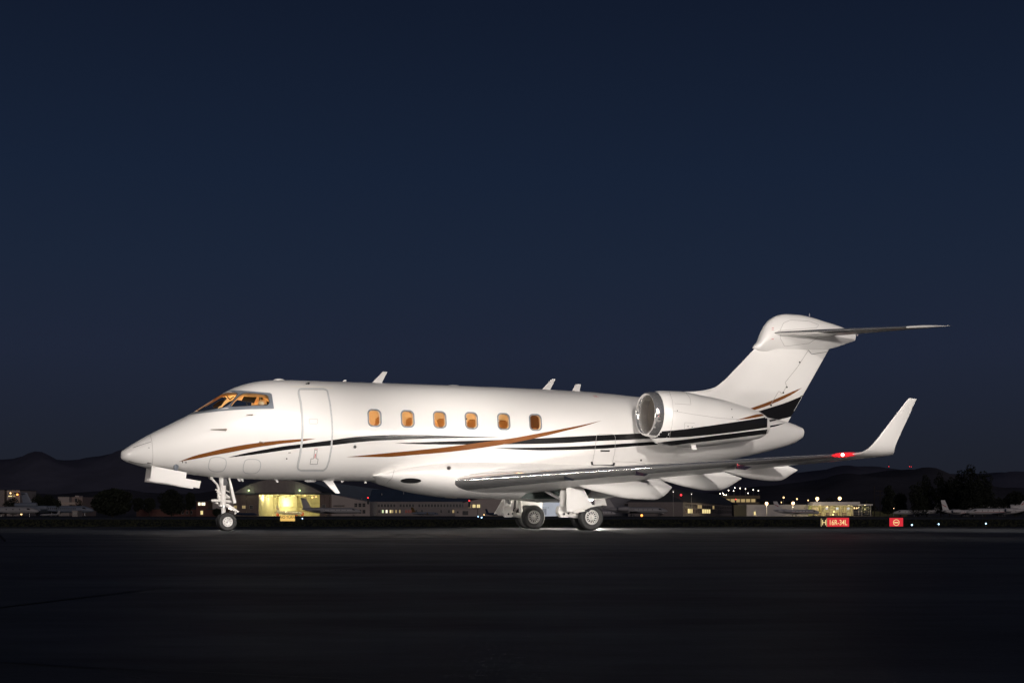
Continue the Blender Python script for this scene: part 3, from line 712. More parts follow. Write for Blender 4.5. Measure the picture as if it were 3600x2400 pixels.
# ---- fin-top fairing and tailplane
bu = [(2646,1222),(2652,1213),(2666,1198),(2681,1159),(2698,1131),(2724,1112),(2758,1104),(2800,1106),(2844,1114),(2887,1127),(2961,1151),(3005,1172)]
bd = [(2646,1224),(2665,1233),(2700,1240),(2758,1243),(2840,1238),(2913,1227),(3006,1197)]
bu = [on_y(*q,0) for q in bu]; bd = [on_y(*q,0) for q in bd]
BU, BD = pchip([q.x for q in bu],[q.z for q in bu]), pchip([q.x for q in bd],[q.z for q in bd])
x0, x1 = bu[0].x, min(bu[-1].x,bd[-1].x); rings = []
for q in np.concatenate([np.linspace(.002,.12,10), np.linspace(.15,1,34)]):
    x = x0+(x1-x0)*q; zt, zb = float(BU(x)), float(BD(x)); hw = float(np.interp(q,[0,.04,.12,.3,.5,.8,1],[.03,.15,.235,.30,.30,.18,.055])); zm = (zt+zb)/2; r = []
    for k in range(40):
        a = 2*math.pi*k/40; ca, sa = math.cos(a), math.sin(a)
        nar = 1-(.62*abs(sa)**1.3 if sa<0 else 0)*min(1,max(0,(q-.05)/.15)); r.append((x, hw*nar*math.copysign(abs(ca)**(2/2.1),ca), zm+(zt-zb)/2*math.copysign(abs(sa)**(2/2.1),sa)))
    rings.append(r)
bul = MB().rings(rings).build('fin_top_fairing', white, jet)
BULB = bvh_of(bul.data)
line_decal('tailplane_seal', BULB, mp(S5,[(520,255),(560,236),(700,226),(860,215),(880,190),(800,160),(650,150),(590,175),(560,240),(565,300),(600,365),(800,340),(880,285),(760,283),(600,275),(530,262)]), 1.1, seam, bul, n=90)
for q in ((495,215),(495,230),(493,306)): line_decal('red_mark', BULB, mp(S5,[q,(q[0]+18,q[1]-1)]), 1.6, redmark, bul, n=5)
MB().lathe([(0,.02),(.05,.018),(.09,.004)], on_y(*S5(803,118),0), (0,0,1), 10).build('tail_beacon', steel, bul)
rl = on_y(*S5(1189,275),0); MB().ball((rl.x,-.03,rl.z), .028).build('tail_light', mat('tail_lens',(.7,.6,.6),.2), bul)
for sg in (-1,1):
    st = []
    for p in (.05,.4,1.2,2.2,3.2,3.55):
        t = p/3.95; st.append(((18.12+t*2.44, sg*p, 5.635-t*.155),(20.35+t*1.0, sg*p, 5.66-t*.14),.085,UP))
    tp = wing_loft('tailplane', st, jet, up_s=.10, lo_s=.10)
    st = [((18.12+2.44*.8987, sg*3.55, 5.496),(20.35+.8987, sg*3.55, 5.534),.10,UP),((20.46,sg*3.82,5.488),(21.36,sg*3.82,5.535),.095,UP),((20.62,sg*3.96,5.486),(21.47,sg*3.95,5.54),.07,UP),((20.95,sg*4.02,5.50),(21.50,sg*4.0,5.545),.03,UP)]
    wing_loft('tailplane_tip', st, tp)

# ---- engines
PE = 1.95
nt_ = [(2322,1373),(2380,1375),(2456,1389),(2532,1404),(2609,1427),(2666,1448),(2690,1464)]
nb_ = [(2322,1562),(2379,1571),(2430,1571.5),(2475,1569),(2570,1556),(2666,1541),(2690,1527)]
nt_ = [on_y(*q,PE) for q in nt_]; nb_ = [on_y(*q,PE) for q in nb_]
ic = on_y(2268,1455,PE); RL = .545
xs = [ic.x+.24]+[q.x for q in nt_]
NT = pchip(xs, [ic.z+.60]+[q.z for q in nt_]); NB = pchip([ic.x+.24]+[q.x for q in nb_], [ic.z-.60]+[q.z for q in nb_])
xe = min(nt_[-1].x, nb_[-1].x)
ENG = {}
for sg in (-1,1):
    rings = []
    def nring(x, n=64):
        zt, zb = float(NT(x)), float(NB(x)); zm = (zt+zb)/2; h = (zt-zb)/2; q = (x-ic.x)/(xe-ic.x); hw = h*(1.0 if q<.5 else 1.0)
        return [(x, sg*PE+hw*math.cos(2*math.pi*k/n), zm+h*math.sin(2*math.pi*k/n)) for k in range(n)]
    for x in np.linspace(ic.x+.24, xe, 40): rings.append(nring(x))
    inner = [(x_, sg*PE+(y_-sg*PE)*.9, z_*.9+.1*(float(NT(xe))+float(NB(xe)))/2) for x_,y_,z_ in rings[-1]]
    inner2 = [(x_-.4,y_,z_) for x_,y_,z_ in inner]
    mb = MB().rings(rings, False, False); mb.rings([rings[-1], inner, inner2], False, True)
    en = mb.build('engine_nacelle', white, jet, angle=50); tag(en, 'port engine nacelle with black stripes' if sg<0 else 'starboard engine nacelle')
    ENG[sg] = en
    # polished lip rolling from the outer skin into the duct
    prof = []
    for k in range(15):
        a = math.pi*k/14
        prof.append((a,))
    R0 = .60; rin = .475; rm = (R0+rin)/2; lip = []
    zc0 = ic.z
    for k in range(19):
        a = math.pi*k/18; x = ic.x+.24*(1-math.sin(a)**.9) if True else 0
        lip.append((x-ic.x, rm+(R0-rm)*math.cos(a)))
    lip += [(.32,.47)]
    MB().lathe(lip, (ic.x,sg*PE,zc0), (1,0,0), 72).build('intake_lip', satin, en, angle=60)
    MB().lathe([(.32,.47),(.6,.475),(1.1,.485),(1.55,.485)], (ic.x,sg*PE,zc0), (1,0,0), 64).build('intake_duct', duct_m, en)
    mb = MB(); mb.lathe([(1.55,.485),(1.55,.05)], (ic.x,sg*PE,zc0), (1,0,0), 48); mb.build('fan_backing', darkgap, en)
    mb = MB(); mb.lathe([(1.17,.005),(1.27,.07),(1.41,.125),(1.54,.15)], (ic.x,sg*PE,zc0), (1,0,0), 32); mb.build('fan_spinner', duct_m, en)
    for k in range(22):
        a = 2*math.pi*k/22; mb = MB(); v = []
        for r, tw in ((.14,.15),(.3,.5),(.475,.85)):
            for s in (-1,1):
                aa = a+s*.055/r*.5*math.cos(tw)+ .1*(r-.14); v.append((ic.x+1.48+s*.05*math.sin(tw+.4), sg*PE+r*math.cos(aa), zc0+r*math.sin(aa)))
        mb.add(v,[(0,1,3,2),(2,3,5,4)]); mb.build('fan_blade', duct_m, en, angle=80)
    # pylon
    rg = []
    for yy in (.75, 1.0, 1.25, 1.5, 1.7):
        rg.append((((13.95+(yy-1)*.1), sg*yy, 2.86),(16.75, sg*yy, 2.80),.10,UP))
    wing_loft('engine_pylon', rg, en)
EB = bvh_of(ENG[-1].data)
stripe('stripe', S4, [(330,625),(410,618),(600,603),(850,571),(1100,535),(1300,505),(1430,484)], [(330,688),(410,679),(600,672),(850,652),(1100,624),(1300,599),(1430,580)], black, EB, ENG[-1], n=60, rows=10)
stripe('stripe', S4, [(400,722),(500,708),(700,686),(900,661),(1150,630),(1300,611),(1430,596)], [(440,747),(510,748),(700,726),(900,703),(1150,673),(1300,654),(1420,638)], black, EB, ENG[-1], n=60, rows=10)
stripe('stripe', S4, [(1140,513),(1250,483),(1340,460),(1392,455)], [(1140,513),(1250,501),(1340,486),(1412,472)], copper, EB, ENG[-1], n=30)
for L in ([(530,250),(560,340),(568,450),(556,560),(530,680)], [(570,430),(750,460),(980,493),(1160,507)], [(680,258),(720,310),(728,372),(580,362)], [(765,540),(672,535),(668,600)]):
    line_decal('nacelle_seam', EB, mp(S4,L), .9, seam, ENG[-1], n=40)
for q in ((604,427),(702,570),(740,575),(1104,415),(1110,487)): disc_decal('nacelle_port', EB, *S4(*q), 1.8, gasket, ENG[-1])
dm_ = [hit(EB,*S4(x,y),off=-.02) for x,y in [(728,745),(770,745)]]
if all(dm_): MB().prism([dm_[0],dm_[1],dm_[1]+Vector((.04,0,-.13)),dm_[0]+Vector((.04,0,-.13))],(0,-.03,0)).build('drain_mast', white, ENG[-1], smooth=False)

# ---- antennas, probes and small fittings
def blade(pts, th=.022, p=0.0, m=white, name='blade_antenna', parent=None):
    P = [on_y(*q,p) for q in pts]; MB().prism([q+Vector((0,-th/2,0)) for q in P], (0,th,0)).build(name, m, parent or fuselage, smooth=False)
blade(mp(S2,[(793,182),(905,68),(945,70),(885,188)]), .03); blade(mp(S2,[(793,180),(830,170),(925,197),(800,195)]), .09, name='antenna_foot')
blade(mp(S3,[(788,242),(888,135),(922,137),(865,248)]), .03); blade(mp(S3,[(788,240),(820,232),(900,257),(800,255)]), .09, name='antenna_foot')
blade(mp(S3,[(1072,252),(1108,182),(1155,184),(1140,262)]), .03)
blade(mp(S2,[(352,1066),(440,1066),(508,1180),(500,1186),(468,1184)]), .03); blade(mp(S2,[(350,1072),(430,1045),(490,1036),(450,1062)]), .11, name='antenna_foot', p=.12)
blade(mp(S2,[(520,170),(550,143),(567,146),(560,176)]), .02)
for L in ([(1183,1048),(1213,1050),(1217,1076),(1203,1076)],[(1212,1046),(1238,1045),(1246,1073),(1232,1074)],[(1530,1060),(1558,1058),(1564,1085),(1552,1087)]): blade(mp(S1,L), .02)
for L in ([(510,1066),(545,1066),(545,1080),(528,1090)],[(725,1066),(750,1064),(753,1090),(738,1092)]): blade(mp(S2,L), .02)
def dome(S, x0, x1, y, h, name='antenna_dome', low=False):
    a, b = on_y(*S(x0,y),0), on_y(*S(x1,y),0); c = (a+b)/2; r = (b.x-a.x)/2
    MB().ball((c.x,0,c.z-(0 if low else .015)), (r, r*.8, h), 24, 10).build(name, white, fuselage)
dome(S1,1515,1627,150,.07); dome(S1,1720,1765,152,.025); dome(S1,1815,1860,155,.025); dome(S2,1480,1625,205,.06); dome(S2,1218,1250,192,.02); dome(S2,1770,1803,214,.02); dome(S2,1853,1940,218,.025)
dome(S2,183,293,1069,.05,low=True)
def probe(S, a, b, r0, r1, m=brownmt, out=.05):
    A, B = hit(FBVH,*S(*a),off=out), hit(FBVH,*S(*b),off=out)
    if A and B: MB().cyl(A, B, r0, r1, 10).cyl(B, B+Vector((0,out*1.2,0)), r1*1.1, r1*1.4, 10).build('air_data_probe', m, fuselage)
probe(S1,(945,604),(1085,602),.006,.022); probe(S1,(1268,470),(1325,469),.006,.014); probe(S1,(1432,716),(1397,709),.012,.016)
probe(S1,(404,900),(372,893),.006,.012,gasket); probe(S1,(684,900),(686,888),.008,.008,gasket,.02); probe(S1,(716,903),(717,892),.008,.008,gasket,.02)
probe(S1,(1655,809),(1675,808),.007,.007,gasket,.02); probe(S1,(1815,195),(1845,190),.012,.02,gasket)
cam_ = on_y(*S1(625,940),.42); MB().lathe([(-.09,.045),(.0,.062),(.06,.07),(.07,.03)], cam_, (.1,0,1), 16, cap0=True, cap1=True).build('belly_camera', frame_m, fuselage)

# ---- landing gear
def wheel(parent, c, R, W, rim_r, holes, side, hub=.05):
    """tyre and rim of one wheel; side -1 shows its outer face to port"""
    c = Vector(c); h = W/2
    prof = [(-h*.72,rim_r*.98),(-h*.86,rim_r*1.04),(-h,R*.80),(-h*.96,R*.90),(-h*.78,R*.97),(-h*.52,R*.995),(-h*.50,R*.985),(-h*.44,R*.985),(-h*.42,R),(-h*.2,R),(-h*.18,R*.985),(-h*.12,R*.985),(-h*.10,R)]
    prof = prof+[(-u,r) for u,r in prof[::-1]]
    MB().lathe(prof, c, (0,1,0), 64).build('tyre', rubber, parent, angle=25)
    n = 72; s = side; yo = c.y+s*h*.70
    mb = MB()
    P = lambda r,k,y,nn=n: (c.x+r*math.cos(2*math.pi*k/nn), y, c.z+r*math.sin(2*math.pi*k/nn))
    def band(r0,y0,r1,y1,mi=0):
        mb.add([P(r0,k,y0) for k in range(n)]+[P(r1,k,y1) for k in range(n)], [(k,(k+1)%n,n+(k+1)%n,n+k) for k in range(n)], mi)
    if holes:
        band(rim_r*1.03,yo,rim_r*.96,yo+s*.012); band(rim_r*.96,yo+s*.012,rim_r*.90,yo+s*.004); band(rim_r*.90,yo+s*.004,rim_r*.885,yo-s*.012,1); band(rim_r*.885,yo-s*.012,rim_r*.82,yo-s*.004); 
        # spoke face with oval openings
        face = []
        for k in range(holes):
            a0 = 2*math.pi*(k+.5)/holes; hl = []; rc = rim_r*.58; ra, rb = rim_r*.20, rim_r*.083
            for j in range(14):
                t = 2*math.pi*j/14; rr_ = rc+ra*math.cos(t); aa = a0+(rb*math.sin(t)*(1+.25*math.cos(t)))/rc; hl.append((rr_,aa))
            face.append(hl)
            ro, ri = rim_r*.82, rim_r*.30; A0, A1 = a0-math.pi/holes, a0+math.pi/holes
            Q = lambda r,a,y: (c.x+r*math.cos(a), y, c.z+r*math.sin(a))
            outer = []
            for j in range(14):
                t = 2*math.pi*j/14; ct, st_ = math.cos(t), math.sin(t); m_ = max(abs(ct),abs(st_)); u, v = ct/m_, st_/m_
                outer.append((.5*(ro+ri)+u*.5*(ro-ri), a0+v*math.pi/holes))
            yf = yo-s*.004
            V = [Q(r,a,yf-s*.02*(1-(r/rim_r))) for r,a in outer]+[Q(r,a,yf-s*.02*(1-(r/rim_r))) for r,a in hl]+[Q(r,a,yf-s*.05) for r,a in hl]
            mb.add(V, [(j,(j+1)%14,14+(j+1)%14,14+j) for j in range(14)])
            mb.add(V[14:], [(j,(j+1)%14,14+(j+1)%14,14+j) for j in range(14)], 1)
        band(rim_r*.84,yo-s*.075,.001,yo-s*.075,1)
        band(rim_r*.30,yo-s*.018,rim_r*.24,yo-s*.006)
    else:
        band(rim_r*1.03,yo,rim_r*.93,yo+s*.01); band(rim_r*.93,yo+s*.01,rim_r*.86,yo-s*.004); band(rim_r*.86,yo-s*.004,rim_r*.45,yo-s*.012); band(rim_r*.45,yo-s*.012,rim_r*.30,yo-s*.02); band(rim_r*.30,yo-s*.02,.001,yo-s*.02)
    o = mb.build('rim', [rim_m, darkgap], parent, angle=30)
    MB().lathe([(0,hub),(s*.03,hub*.95),(s*.045,hub*.7),(s*.046,.001)], (c.x,yo-s*.015,c.z), (0,1,0), 18).build('hub_cap', white2 if holes else steel, parent)
    if not holes:
        for k in range(9):
            a = 2*math.pi*k/9+.2; q = Vector((c.x+rim_r*.66*math.cos(a), yo-s*.012, c.z+rim_r*.66*math.sin(a))); MB().cyl(q, q+Vector((0,s*.012,0)), .008, .007, 8).build('wheel_bolt', gasket, parent)
    # back of the rim
    mb = MB(); mb.lathe([(-s*h*.7,.02),(-s*h*.7,rim_r*1.0)], c, (0,1,0), 36); mb.build('rim_back', rim_m, parent)
# nose gear
NX, NZ, NR = 2.53, .229, .229
nzp = lambda x,y,p=0.0: on_y(*SN(x,y),p)
t0, t1 = nzp(665,200), nzp(668,900)
mb = MB(); mb.cyl((t0.x,0,1.42),(t0.x+.01,0,1.02),.085,.085,20).cyl((t0.x+.01,0,1.02),(t0.x+.02,0,.66),.066,.066,20).cyl((t0.x+.02,0,.68),(t0.x+.02,0,.61),.085,.085,20).cyl((t0.x+.02,0,.62),(t0.x+.03,0,.30),.052,.052,18).cyl((NX,-.17,NZ),(NX,.17,NZ),.03,.03,12).cyl((t0.x+.03,0,.36),(NX,0,NZ),.06,.05,12)
ng = mb.build('nose_gear_leg', white2, jet)
wheel(ng, (NX,-.135,NZ), NR, .13, .125, 0, -1, .028); wheel(ng, (NX,.135,NZ), NR, .13, .125, 0, -1, .028)
a, b, c2 = nzp(405,255), nzp(540,400), nzp(590,540)
MB().cyl(a,b,.03,.028).cyl(b,c2,.03,.025).cyl(a+Vector((0,-.09,0)),a+Vector((0,.09,0)),.04).build('drag_brace', white2, ng)
MB().tube([nzp(505,520),nzp(600,545),nzp(560,660)], .018).build('brace_link', white2, ng)
MB().cyl(nzp(415,775,.06),nzp(560,775,.06),.034).cyl(nzp(500,815),nzp(570,840),.03,.02).build('steering_actuator', white2, ng)
MB().cyl(nzp(545,690),nzp(830,700),.03).cyl(nzp(600,770),nzp(840,800),.036).cyl(nzp(740,640,.05),nzp(830,720,.05),.028).cyl(nzp(700,800,.06),nzp(880,800,.06),.022).build('steering_collar', white2, ng)
mb = MB()
for k in range(7):
    a = nzp(750+random.uniform(-8,40), 270+20*k, .05); b = nzp(770+random.uniform(-10,60), 640+random.uniform(-40,80), .05); mb.tube([a, a.lerp(b,.5)+Vector((random.uniform(-.02,.02),random.uniform(-.03,.03),0)), b], .006, 6)
mb.build('hydraulic_hoses', gasket, ng)
P = [nzp(775,230),nzp(822,240),nzp(965,810),nzp(962,835),nzp(905,838)]
MB().prism([q+Vector((0,-.10,0)) for q in P], (0,.20,0)).build('rear_gear_door', white2, ng, smooth=False)
MB().tube([nzp(735,540,.06),nzp(835,580,.08)], .012).build('door_link', white2, ng)
MB().prism([nzp(735,840,.05),nzp(800,850,.05),nzp(1045,1020,.05),nzp(1040,1045,.05),nzp(990,1040,.05),nzp(740,905,.05)], (0,.10,0)).build('torque_link', white2, ng, smooth=False)
MB().cyl(nzp(1015,1010,.07),nzp(945,1085,.07),.025).cyl(nzp(765,885,.07),nzp(765,885,-.07),.032).build('torque_link_pin', white2, ng)
MB().box(t0.x+.005,t0.x+.10,-.095,-.088,1.12,1.40).build('gear_placard', mat('dark_grey_panel',(.05,.05,.055),.5), ng, smooth=False)
MB().cyl((t0.x+.02,-.06,.62),(t0.x-.10,-.06,.62),.018).cyl((t0.x+.0,-.02,.88),(t0.x-.14,-.02,.98),.03,.026).cyl((t0.x-.08,0,.72),(t0.x-.1,0,.98),.03).build('shimmy_damper', white2, ng)
for q in (.72,.60): MB().lathe([(-.02,.09),(.02,.09)], (t0.x+.02,0,q), (0,0,1), 20).build('clamp_ring', steel if q<.65 else white2, ng)
for pp, L in ((.43,[(403,933),(722,992),(715,1048),(853,1073),(838,1137),(385,1072)]),):
    P = [on_y(*S1(*q),pp) for q in L]
    MB().prism(P, (0,.03,0)).build('nose_gear_door', white, ng, smooth=False)
    MB().prism([Vector((q.x,-q.y,q.z)) for q in P], (0,-.03,0)).build('nose_gear_door', white, ng, smooth=False)
    q = P[0]; MB().box(q.x+.02,q.x+.07,-.43,.43,q.z-.05,q.z+.0).build('door_hinge_bar', white2, ng)

# main gear
GX, GZ, GR, GP = 11.5, .337, .337, 1.84
for sg in (-1,1):
    lx = 10.78; y0 = sg*GP
    mb = MB()
    mb.cyl((lx+.12,y0,1.25),(lx+.05,y0,.86),.105,.10,20).cyl((lx+.05,y0,.88),(lx+.03,y0,.52),.088,.082,20).lathe([(-.02,.12),(.02,.12)], (lx+.05,y0,.86), (0,0,1), 20, cap0=True, cap1=True)
    mb.prism([(lx-.10,y0-.085,.62),(lx+.12,y0-.085,.62),(lx+.20,y0-.085,.44),(lx+.14,y0-.085,.33),(lx-.04,y0-.085,.33),(lx-.14,y0-.085,.46)], (0,.17,0))
    mb.cyl((lx+.02,y0-.10,.42),(lx+.02,y0+.10,.42),.05).cyl((lx+.14,y0-.11,.43),(lx+.14,y0+.11,.43),.045)
    mb.cyl((lx+.10,y0,.42),(GX,y0,GZ),.075,.065,14).cyl((GX,y0-.24,GZ),(GX,y0+.24,GZ),.04,.04,12)
    mb.cyl((lx+.45,y0,.42),(lx+.38,y0,1.15),.05,.06,14)
    g = mb.build('main_gear_leg', white2, jet)
    for (dx,dz) in ((.02,.42),(.14,.43)): MB().cyl((lx+dx,y0-.112,dz),(lx+dx,y0-.10,dz),.028).build('pivot_bolt', gasket, g)
    for dy in (-.22,.22): wheel(g, (GX,y0+dy,GZ), GR, .205, .19, 13, -1, .045)
    mb = MB(); mb.tube([(lx+.20,y0-.05,.5),(lx+.25,y0-.02,.8),(lx+.22,y0,1.1)],.012,6).tube([(lx+.15,y0+.06,.45),(lx+.3,y0+.06,.6),(lx+.3,y0+.03,1.1)],.010,6); mb.build('brake_hoses', gasket, g)
    MB().cyl((lx+.08,y0-sg*.05,.74),(lx-.35,y0-sg*.75,1.12),.028).cyl((lx+.08,y0-sg*.05,.78),(lx-.30,y0-sg*.75,1.16),.018).ball((lx+.06,y0-sg*.06,.76),.07).build('side_brace', steel, g)
    MB().cyl((lx+.05,y0-.05,1.10),(lx+.75,y0+sg*.35,1.22),.012).build('door_rod', gasket, g)
    if sg < 0:
        pp = 2.22
        L = [(1248,690),(1246,92),(1262,75),(1310,42),(1640,28),(1640,215),(1600,215),(1775,552),(2005,560),(1900,585),(1790,600),(1700,620),(1640,650),(1560,628),(1470,640),(1430,652),(1390,690),(1380,705)]
        P = [on_y(*SG(*q),pp) for q in L]
    else:
        P = [on_y(*q,-2.22) for q in ((1735,1806),(1740,1799),(1768,1750),(1905,1750),(1905,1796),(1850,1800),(1800,1812),(1752,1810),(1746,1805))]
    MB().prism(P, (0,-sg*.035,0)).build('main_gear_door', white, g, smooth=False)
    # rubber mudflap at the lower edge of the door
    fp = [(2005,560),(1880,575),(1760,600),(1690,628),(1640,672),(1700,700),(1740,660),(1820,620),(1920,612),(2005,625)]
    if sg < 0: FP = [on_y(*SG(*q),pp+.02) for q in fp]
    else: FP = [Vector((q.x,-q.y,q.z)) for q in FP]
    MB().prism(FP, (0,-sg*.20,0)).build('mudflap', gasket, g, smooth=False)
    wp = [(1380,700),(1430,652),(1560,630),(1625,655),(1620,685),(1500,705),(1400,722)]
    if sg < 0: WP = [on_y(*SG(*q),pp+.03) for q in wp]
    else: WP = [Vector((q.x,-q.y,q.z)) for q in WP]
    MB().prism(WP, (0,-sg*.12,0)).build('door_bracket', white2, g, smooth=False)
L = [(1815,440),(2035,420),(2080,565),(1835,550)]
P = [on_y(*SG(*q),1.55) for q in L]; MB().prism(P,(0,.03,0)).build('aft_gear_panel', white, belly, smooth=False)
# ================================================================== background
GZ0 = -.46
B = lambda px, py, Y: at(px, py, Y)
wallwarm = mat('warm_grey_corrugated_wall', (.24,.21,.205), .7, noise=.12, nscale=.35)
wallbrown= mat('brown_timber_door', (.17,.125,.11), .7, noise=.2, nscale=.5)
wallpale = mat('pale_plaster_wall', (.42,.37,.35), .75, noise=.08, nscale=.3)
wallgrey = mat('grey_metal_wall', (.24,.24,.27), .6, noise=.08, nscale=.4)
wallwhite= mat('white_terminal_wall', (.62,.60,.60), .6, noise=.05, nscale=.3)
wallred  = mat('red_brick_house_wall', (.14,.06,.05), .8, noise=.2, nscale=1)
roofdark = mat('dark_roof', (.045,.05,.06), .8, noise=.2, nscale=.4)
roofblue = mat('blue_metal_roof', (.05,.075,.12), .6, noise=.25, nscale=.3)
darkwin  = mat('dark_glass', (.02,.022,.028), .15)
frame_bg = mat('pale_window_frame', (.32,.30,.28), .6)
litwin   = glow('lit_window', (1.0,.80,.36), 1.1)
litdim   = glow('dim_lit_window', (1.0,.72,.32), .40)
litwhite = glow('bright_lit_window', (1.0,.90,.66), 1.7)
litgreen = glow('greenish_lit_window', (.85,1.0,.55), 1.0)
litred   = glow('red_lit_window', (.8,.12,.08), .10)
hang_in  = mat('pale_yellow_hangar_lining', (.58,.55,.38), .7, noise=.12, nscale=.4)
lampw    = glow('floodlight_glass', (1.0,.62,.27), 3.2)
lampg    = glow('green_white_lamp', (.72,1.0,.40), 3)
lampred  = glow('red_obstruction_lamp', (1.0,.03,.04), 4)
lampamber= glow('amber_lamp', (1.0,.30,.06), 4)
lampblue = glow('blue_white_taxiway_lamp', (.45,.72,1.0), 4)
polem    = mat('galvanised_pole', (.35,.35,.35), .5, metal=.6)
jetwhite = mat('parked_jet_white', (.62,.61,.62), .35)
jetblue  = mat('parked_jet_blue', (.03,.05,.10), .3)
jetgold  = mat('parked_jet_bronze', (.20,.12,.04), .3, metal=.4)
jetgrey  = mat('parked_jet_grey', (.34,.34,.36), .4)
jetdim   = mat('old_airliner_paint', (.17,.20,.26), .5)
redstripe= mat('red_stripe_paint', (.40,.03,.03), .4)

# ---- hills
hill_m = ground_mat('hazy_hills', (.115,.117,.16), 1.0, .25, .0012, (1,1,1), .2, .01, .0)  # bluish base colour carries the distance haze
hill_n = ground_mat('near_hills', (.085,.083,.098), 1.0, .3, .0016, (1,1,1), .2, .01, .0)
def ridge(name, pts, Y, m, depth=2600):
    fn = pchip([p[0] for p in pts],[p[1] for p in pts]); n = 220; rows = []
    xs = np.linspace(pts[0][0], pts[-1][0], n); jag = np.convolve(np.random.randn(n+8), np.ones(5)/5, 'same')[:n]*1.6
    for k, fr in enumerate((-.02,.25,.5,.75,.92,1.0,.8,.0)):
        Yr = Y-depth*(1-k/5) if k<=5 else Y+depth*.4*(k-5); r = []
        for x, j in zip(xs, jag):
            h_ = (HY-(float(fn(x))+j))/FPX*Y; w = 1+.10*math.sin(x*.02+k*1.3)*(0 if k>=5 else 1)
            r.append((((x-CX)/FPX)*Yr if k<=5 else ((x-CX)/FPX)*Y*1.05, Yr, -10+(h_+10)*max(fr,0)*w if k!=7 else -10))
        rows.append(r)
    mb = MB(); V = [p for r in rows for p in r]
    mb.add(V, [(i*n+j,i*n+j+1,(i+1)*n+j+1,(i+1)*n+j) for i in range(len(rows)-1) for j in range(n-1)])
    return mb.build(name, m, angle=80, kind='structure')
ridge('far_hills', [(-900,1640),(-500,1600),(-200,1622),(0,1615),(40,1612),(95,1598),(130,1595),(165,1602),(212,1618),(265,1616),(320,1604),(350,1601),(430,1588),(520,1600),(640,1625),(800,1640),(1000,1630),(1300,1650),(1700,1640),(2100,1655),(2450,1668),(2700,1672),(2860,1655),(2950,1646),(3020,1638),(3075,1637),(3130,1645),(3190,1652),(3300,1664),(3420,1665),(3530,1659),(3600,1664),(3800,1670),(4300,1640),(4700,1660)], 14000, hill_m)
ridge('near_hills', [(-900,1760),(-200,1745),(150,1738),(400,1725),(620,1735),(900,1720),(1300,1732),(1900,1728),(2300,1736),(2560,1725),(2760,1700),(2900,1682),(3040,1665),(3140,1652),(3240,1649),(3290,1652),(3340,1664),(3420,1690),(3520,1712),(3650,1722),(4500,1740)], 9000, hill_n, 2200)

# ---- generic building pieces
def quad_px(px0, px1, py0, py1, Y, proud=.06, depth=.12):
    a, b = B(px0,py1,Y), B(px1,py0,Y); return (a.x,b.x,Y-proud,Y-proud+depth,a.z,b.z)
def window(parent, px0, px1, py0, py1, Y, m=darkwin, frame=True, nx=1, ny=1, name='window'):
    x0,x1,y0,y1,z0,z1 = quad_px(px0,px1,py0,py1,Y)
    w = MB().box(x0,x1,y0,y1,z0,z1).build(name, m, parent, smooth=False)
    if frame:
        t = min(.12,(x1-x0)*.08); mb = MB(); yy0, yy1 = y0-.06, y0-.003
        mb.box(x0-t,x0+t*.6,yy0,yy1,z0-t,z1+t).box(x1-t*.6,x1+t,yy0,yy1,z0-t,z1+t).box(x0+t*.6,x1-t*.6,yy0,yy1,z1-t*.6,z1+t).box(x0+t*.6,x1-t*.6,yy0,yy1,z0-t,z0+t*.6)
        for k in range(1,nx): x = x0+(x1-x0)*k/nx; mb.box(x-t*.4,x+t*.4,yy0+.02,yy1-.005,z0+t*.6,z1-t*.6)
        for k in range(1,ny): z = z0+(z1-z0)*k/ny; mb.box(x0+t*.6,x1-t*.6,yy0+.03,yy1-.012,z-t*.4,z+t*.4)
        mb.build('window_frame', frame_bg, w, smooth=False)
    return w
def block(name, label, cat, px0, px1, py_top, Y, depth, m, roof=roofdark, over=.3, rise=0, group=None):
    a, b = B(px0,py_top,Y), B(px1,py_top,Y)
    e = empty(name, ((a.x+b.x)/2, Y, GZ0), label=label, cat=cat, group=group); e.location = (0,0,0)
    MB().box(a.x,b.x,Y,Y+depth,GZ0,a.z).build('wall', m, e, smooth=False)
    if roof:
        mb = MB()
        if rise: mb.prism([(a.x-over,Y-over,a.z+.003),(a.x-over,Y+depth+over,a.z+.003),(a.x-over,Y+depth/2,a.z+rise)], (b.x-a.x+2*over,0,0))
        else: mb.box(a.x-over,b.x+over,Y-over,Y+depth+over,a.z+.003,a.z+.35)
        mb.build('roof', roof, e, smooth=False)
    return e
def shape_wall(parent, pts, Y, depth, m, name='wall'):
    P = [Vector((B(px,py,Y).x, Y, max(B(px,py,Y).z, GZ0))) for px,py in pts]
    return MB().prism(P, (0,depth,0)).build(name, m, parent, smooth=False)

# ---- arched hangar
YH = 700
hg = empty('arched_hangar', label='arched-roof hangar with its door open on a bright yellow interior', cat='hangar')
arch = [(px, 1683+.00206*(px-976)**2) for px in np.linspace(822,1130,29)]
shape_wall(hg, [(822,1733)]+arch+[(1130,1733)], YH+.4, .5, wallwarm, 'gable_wall')
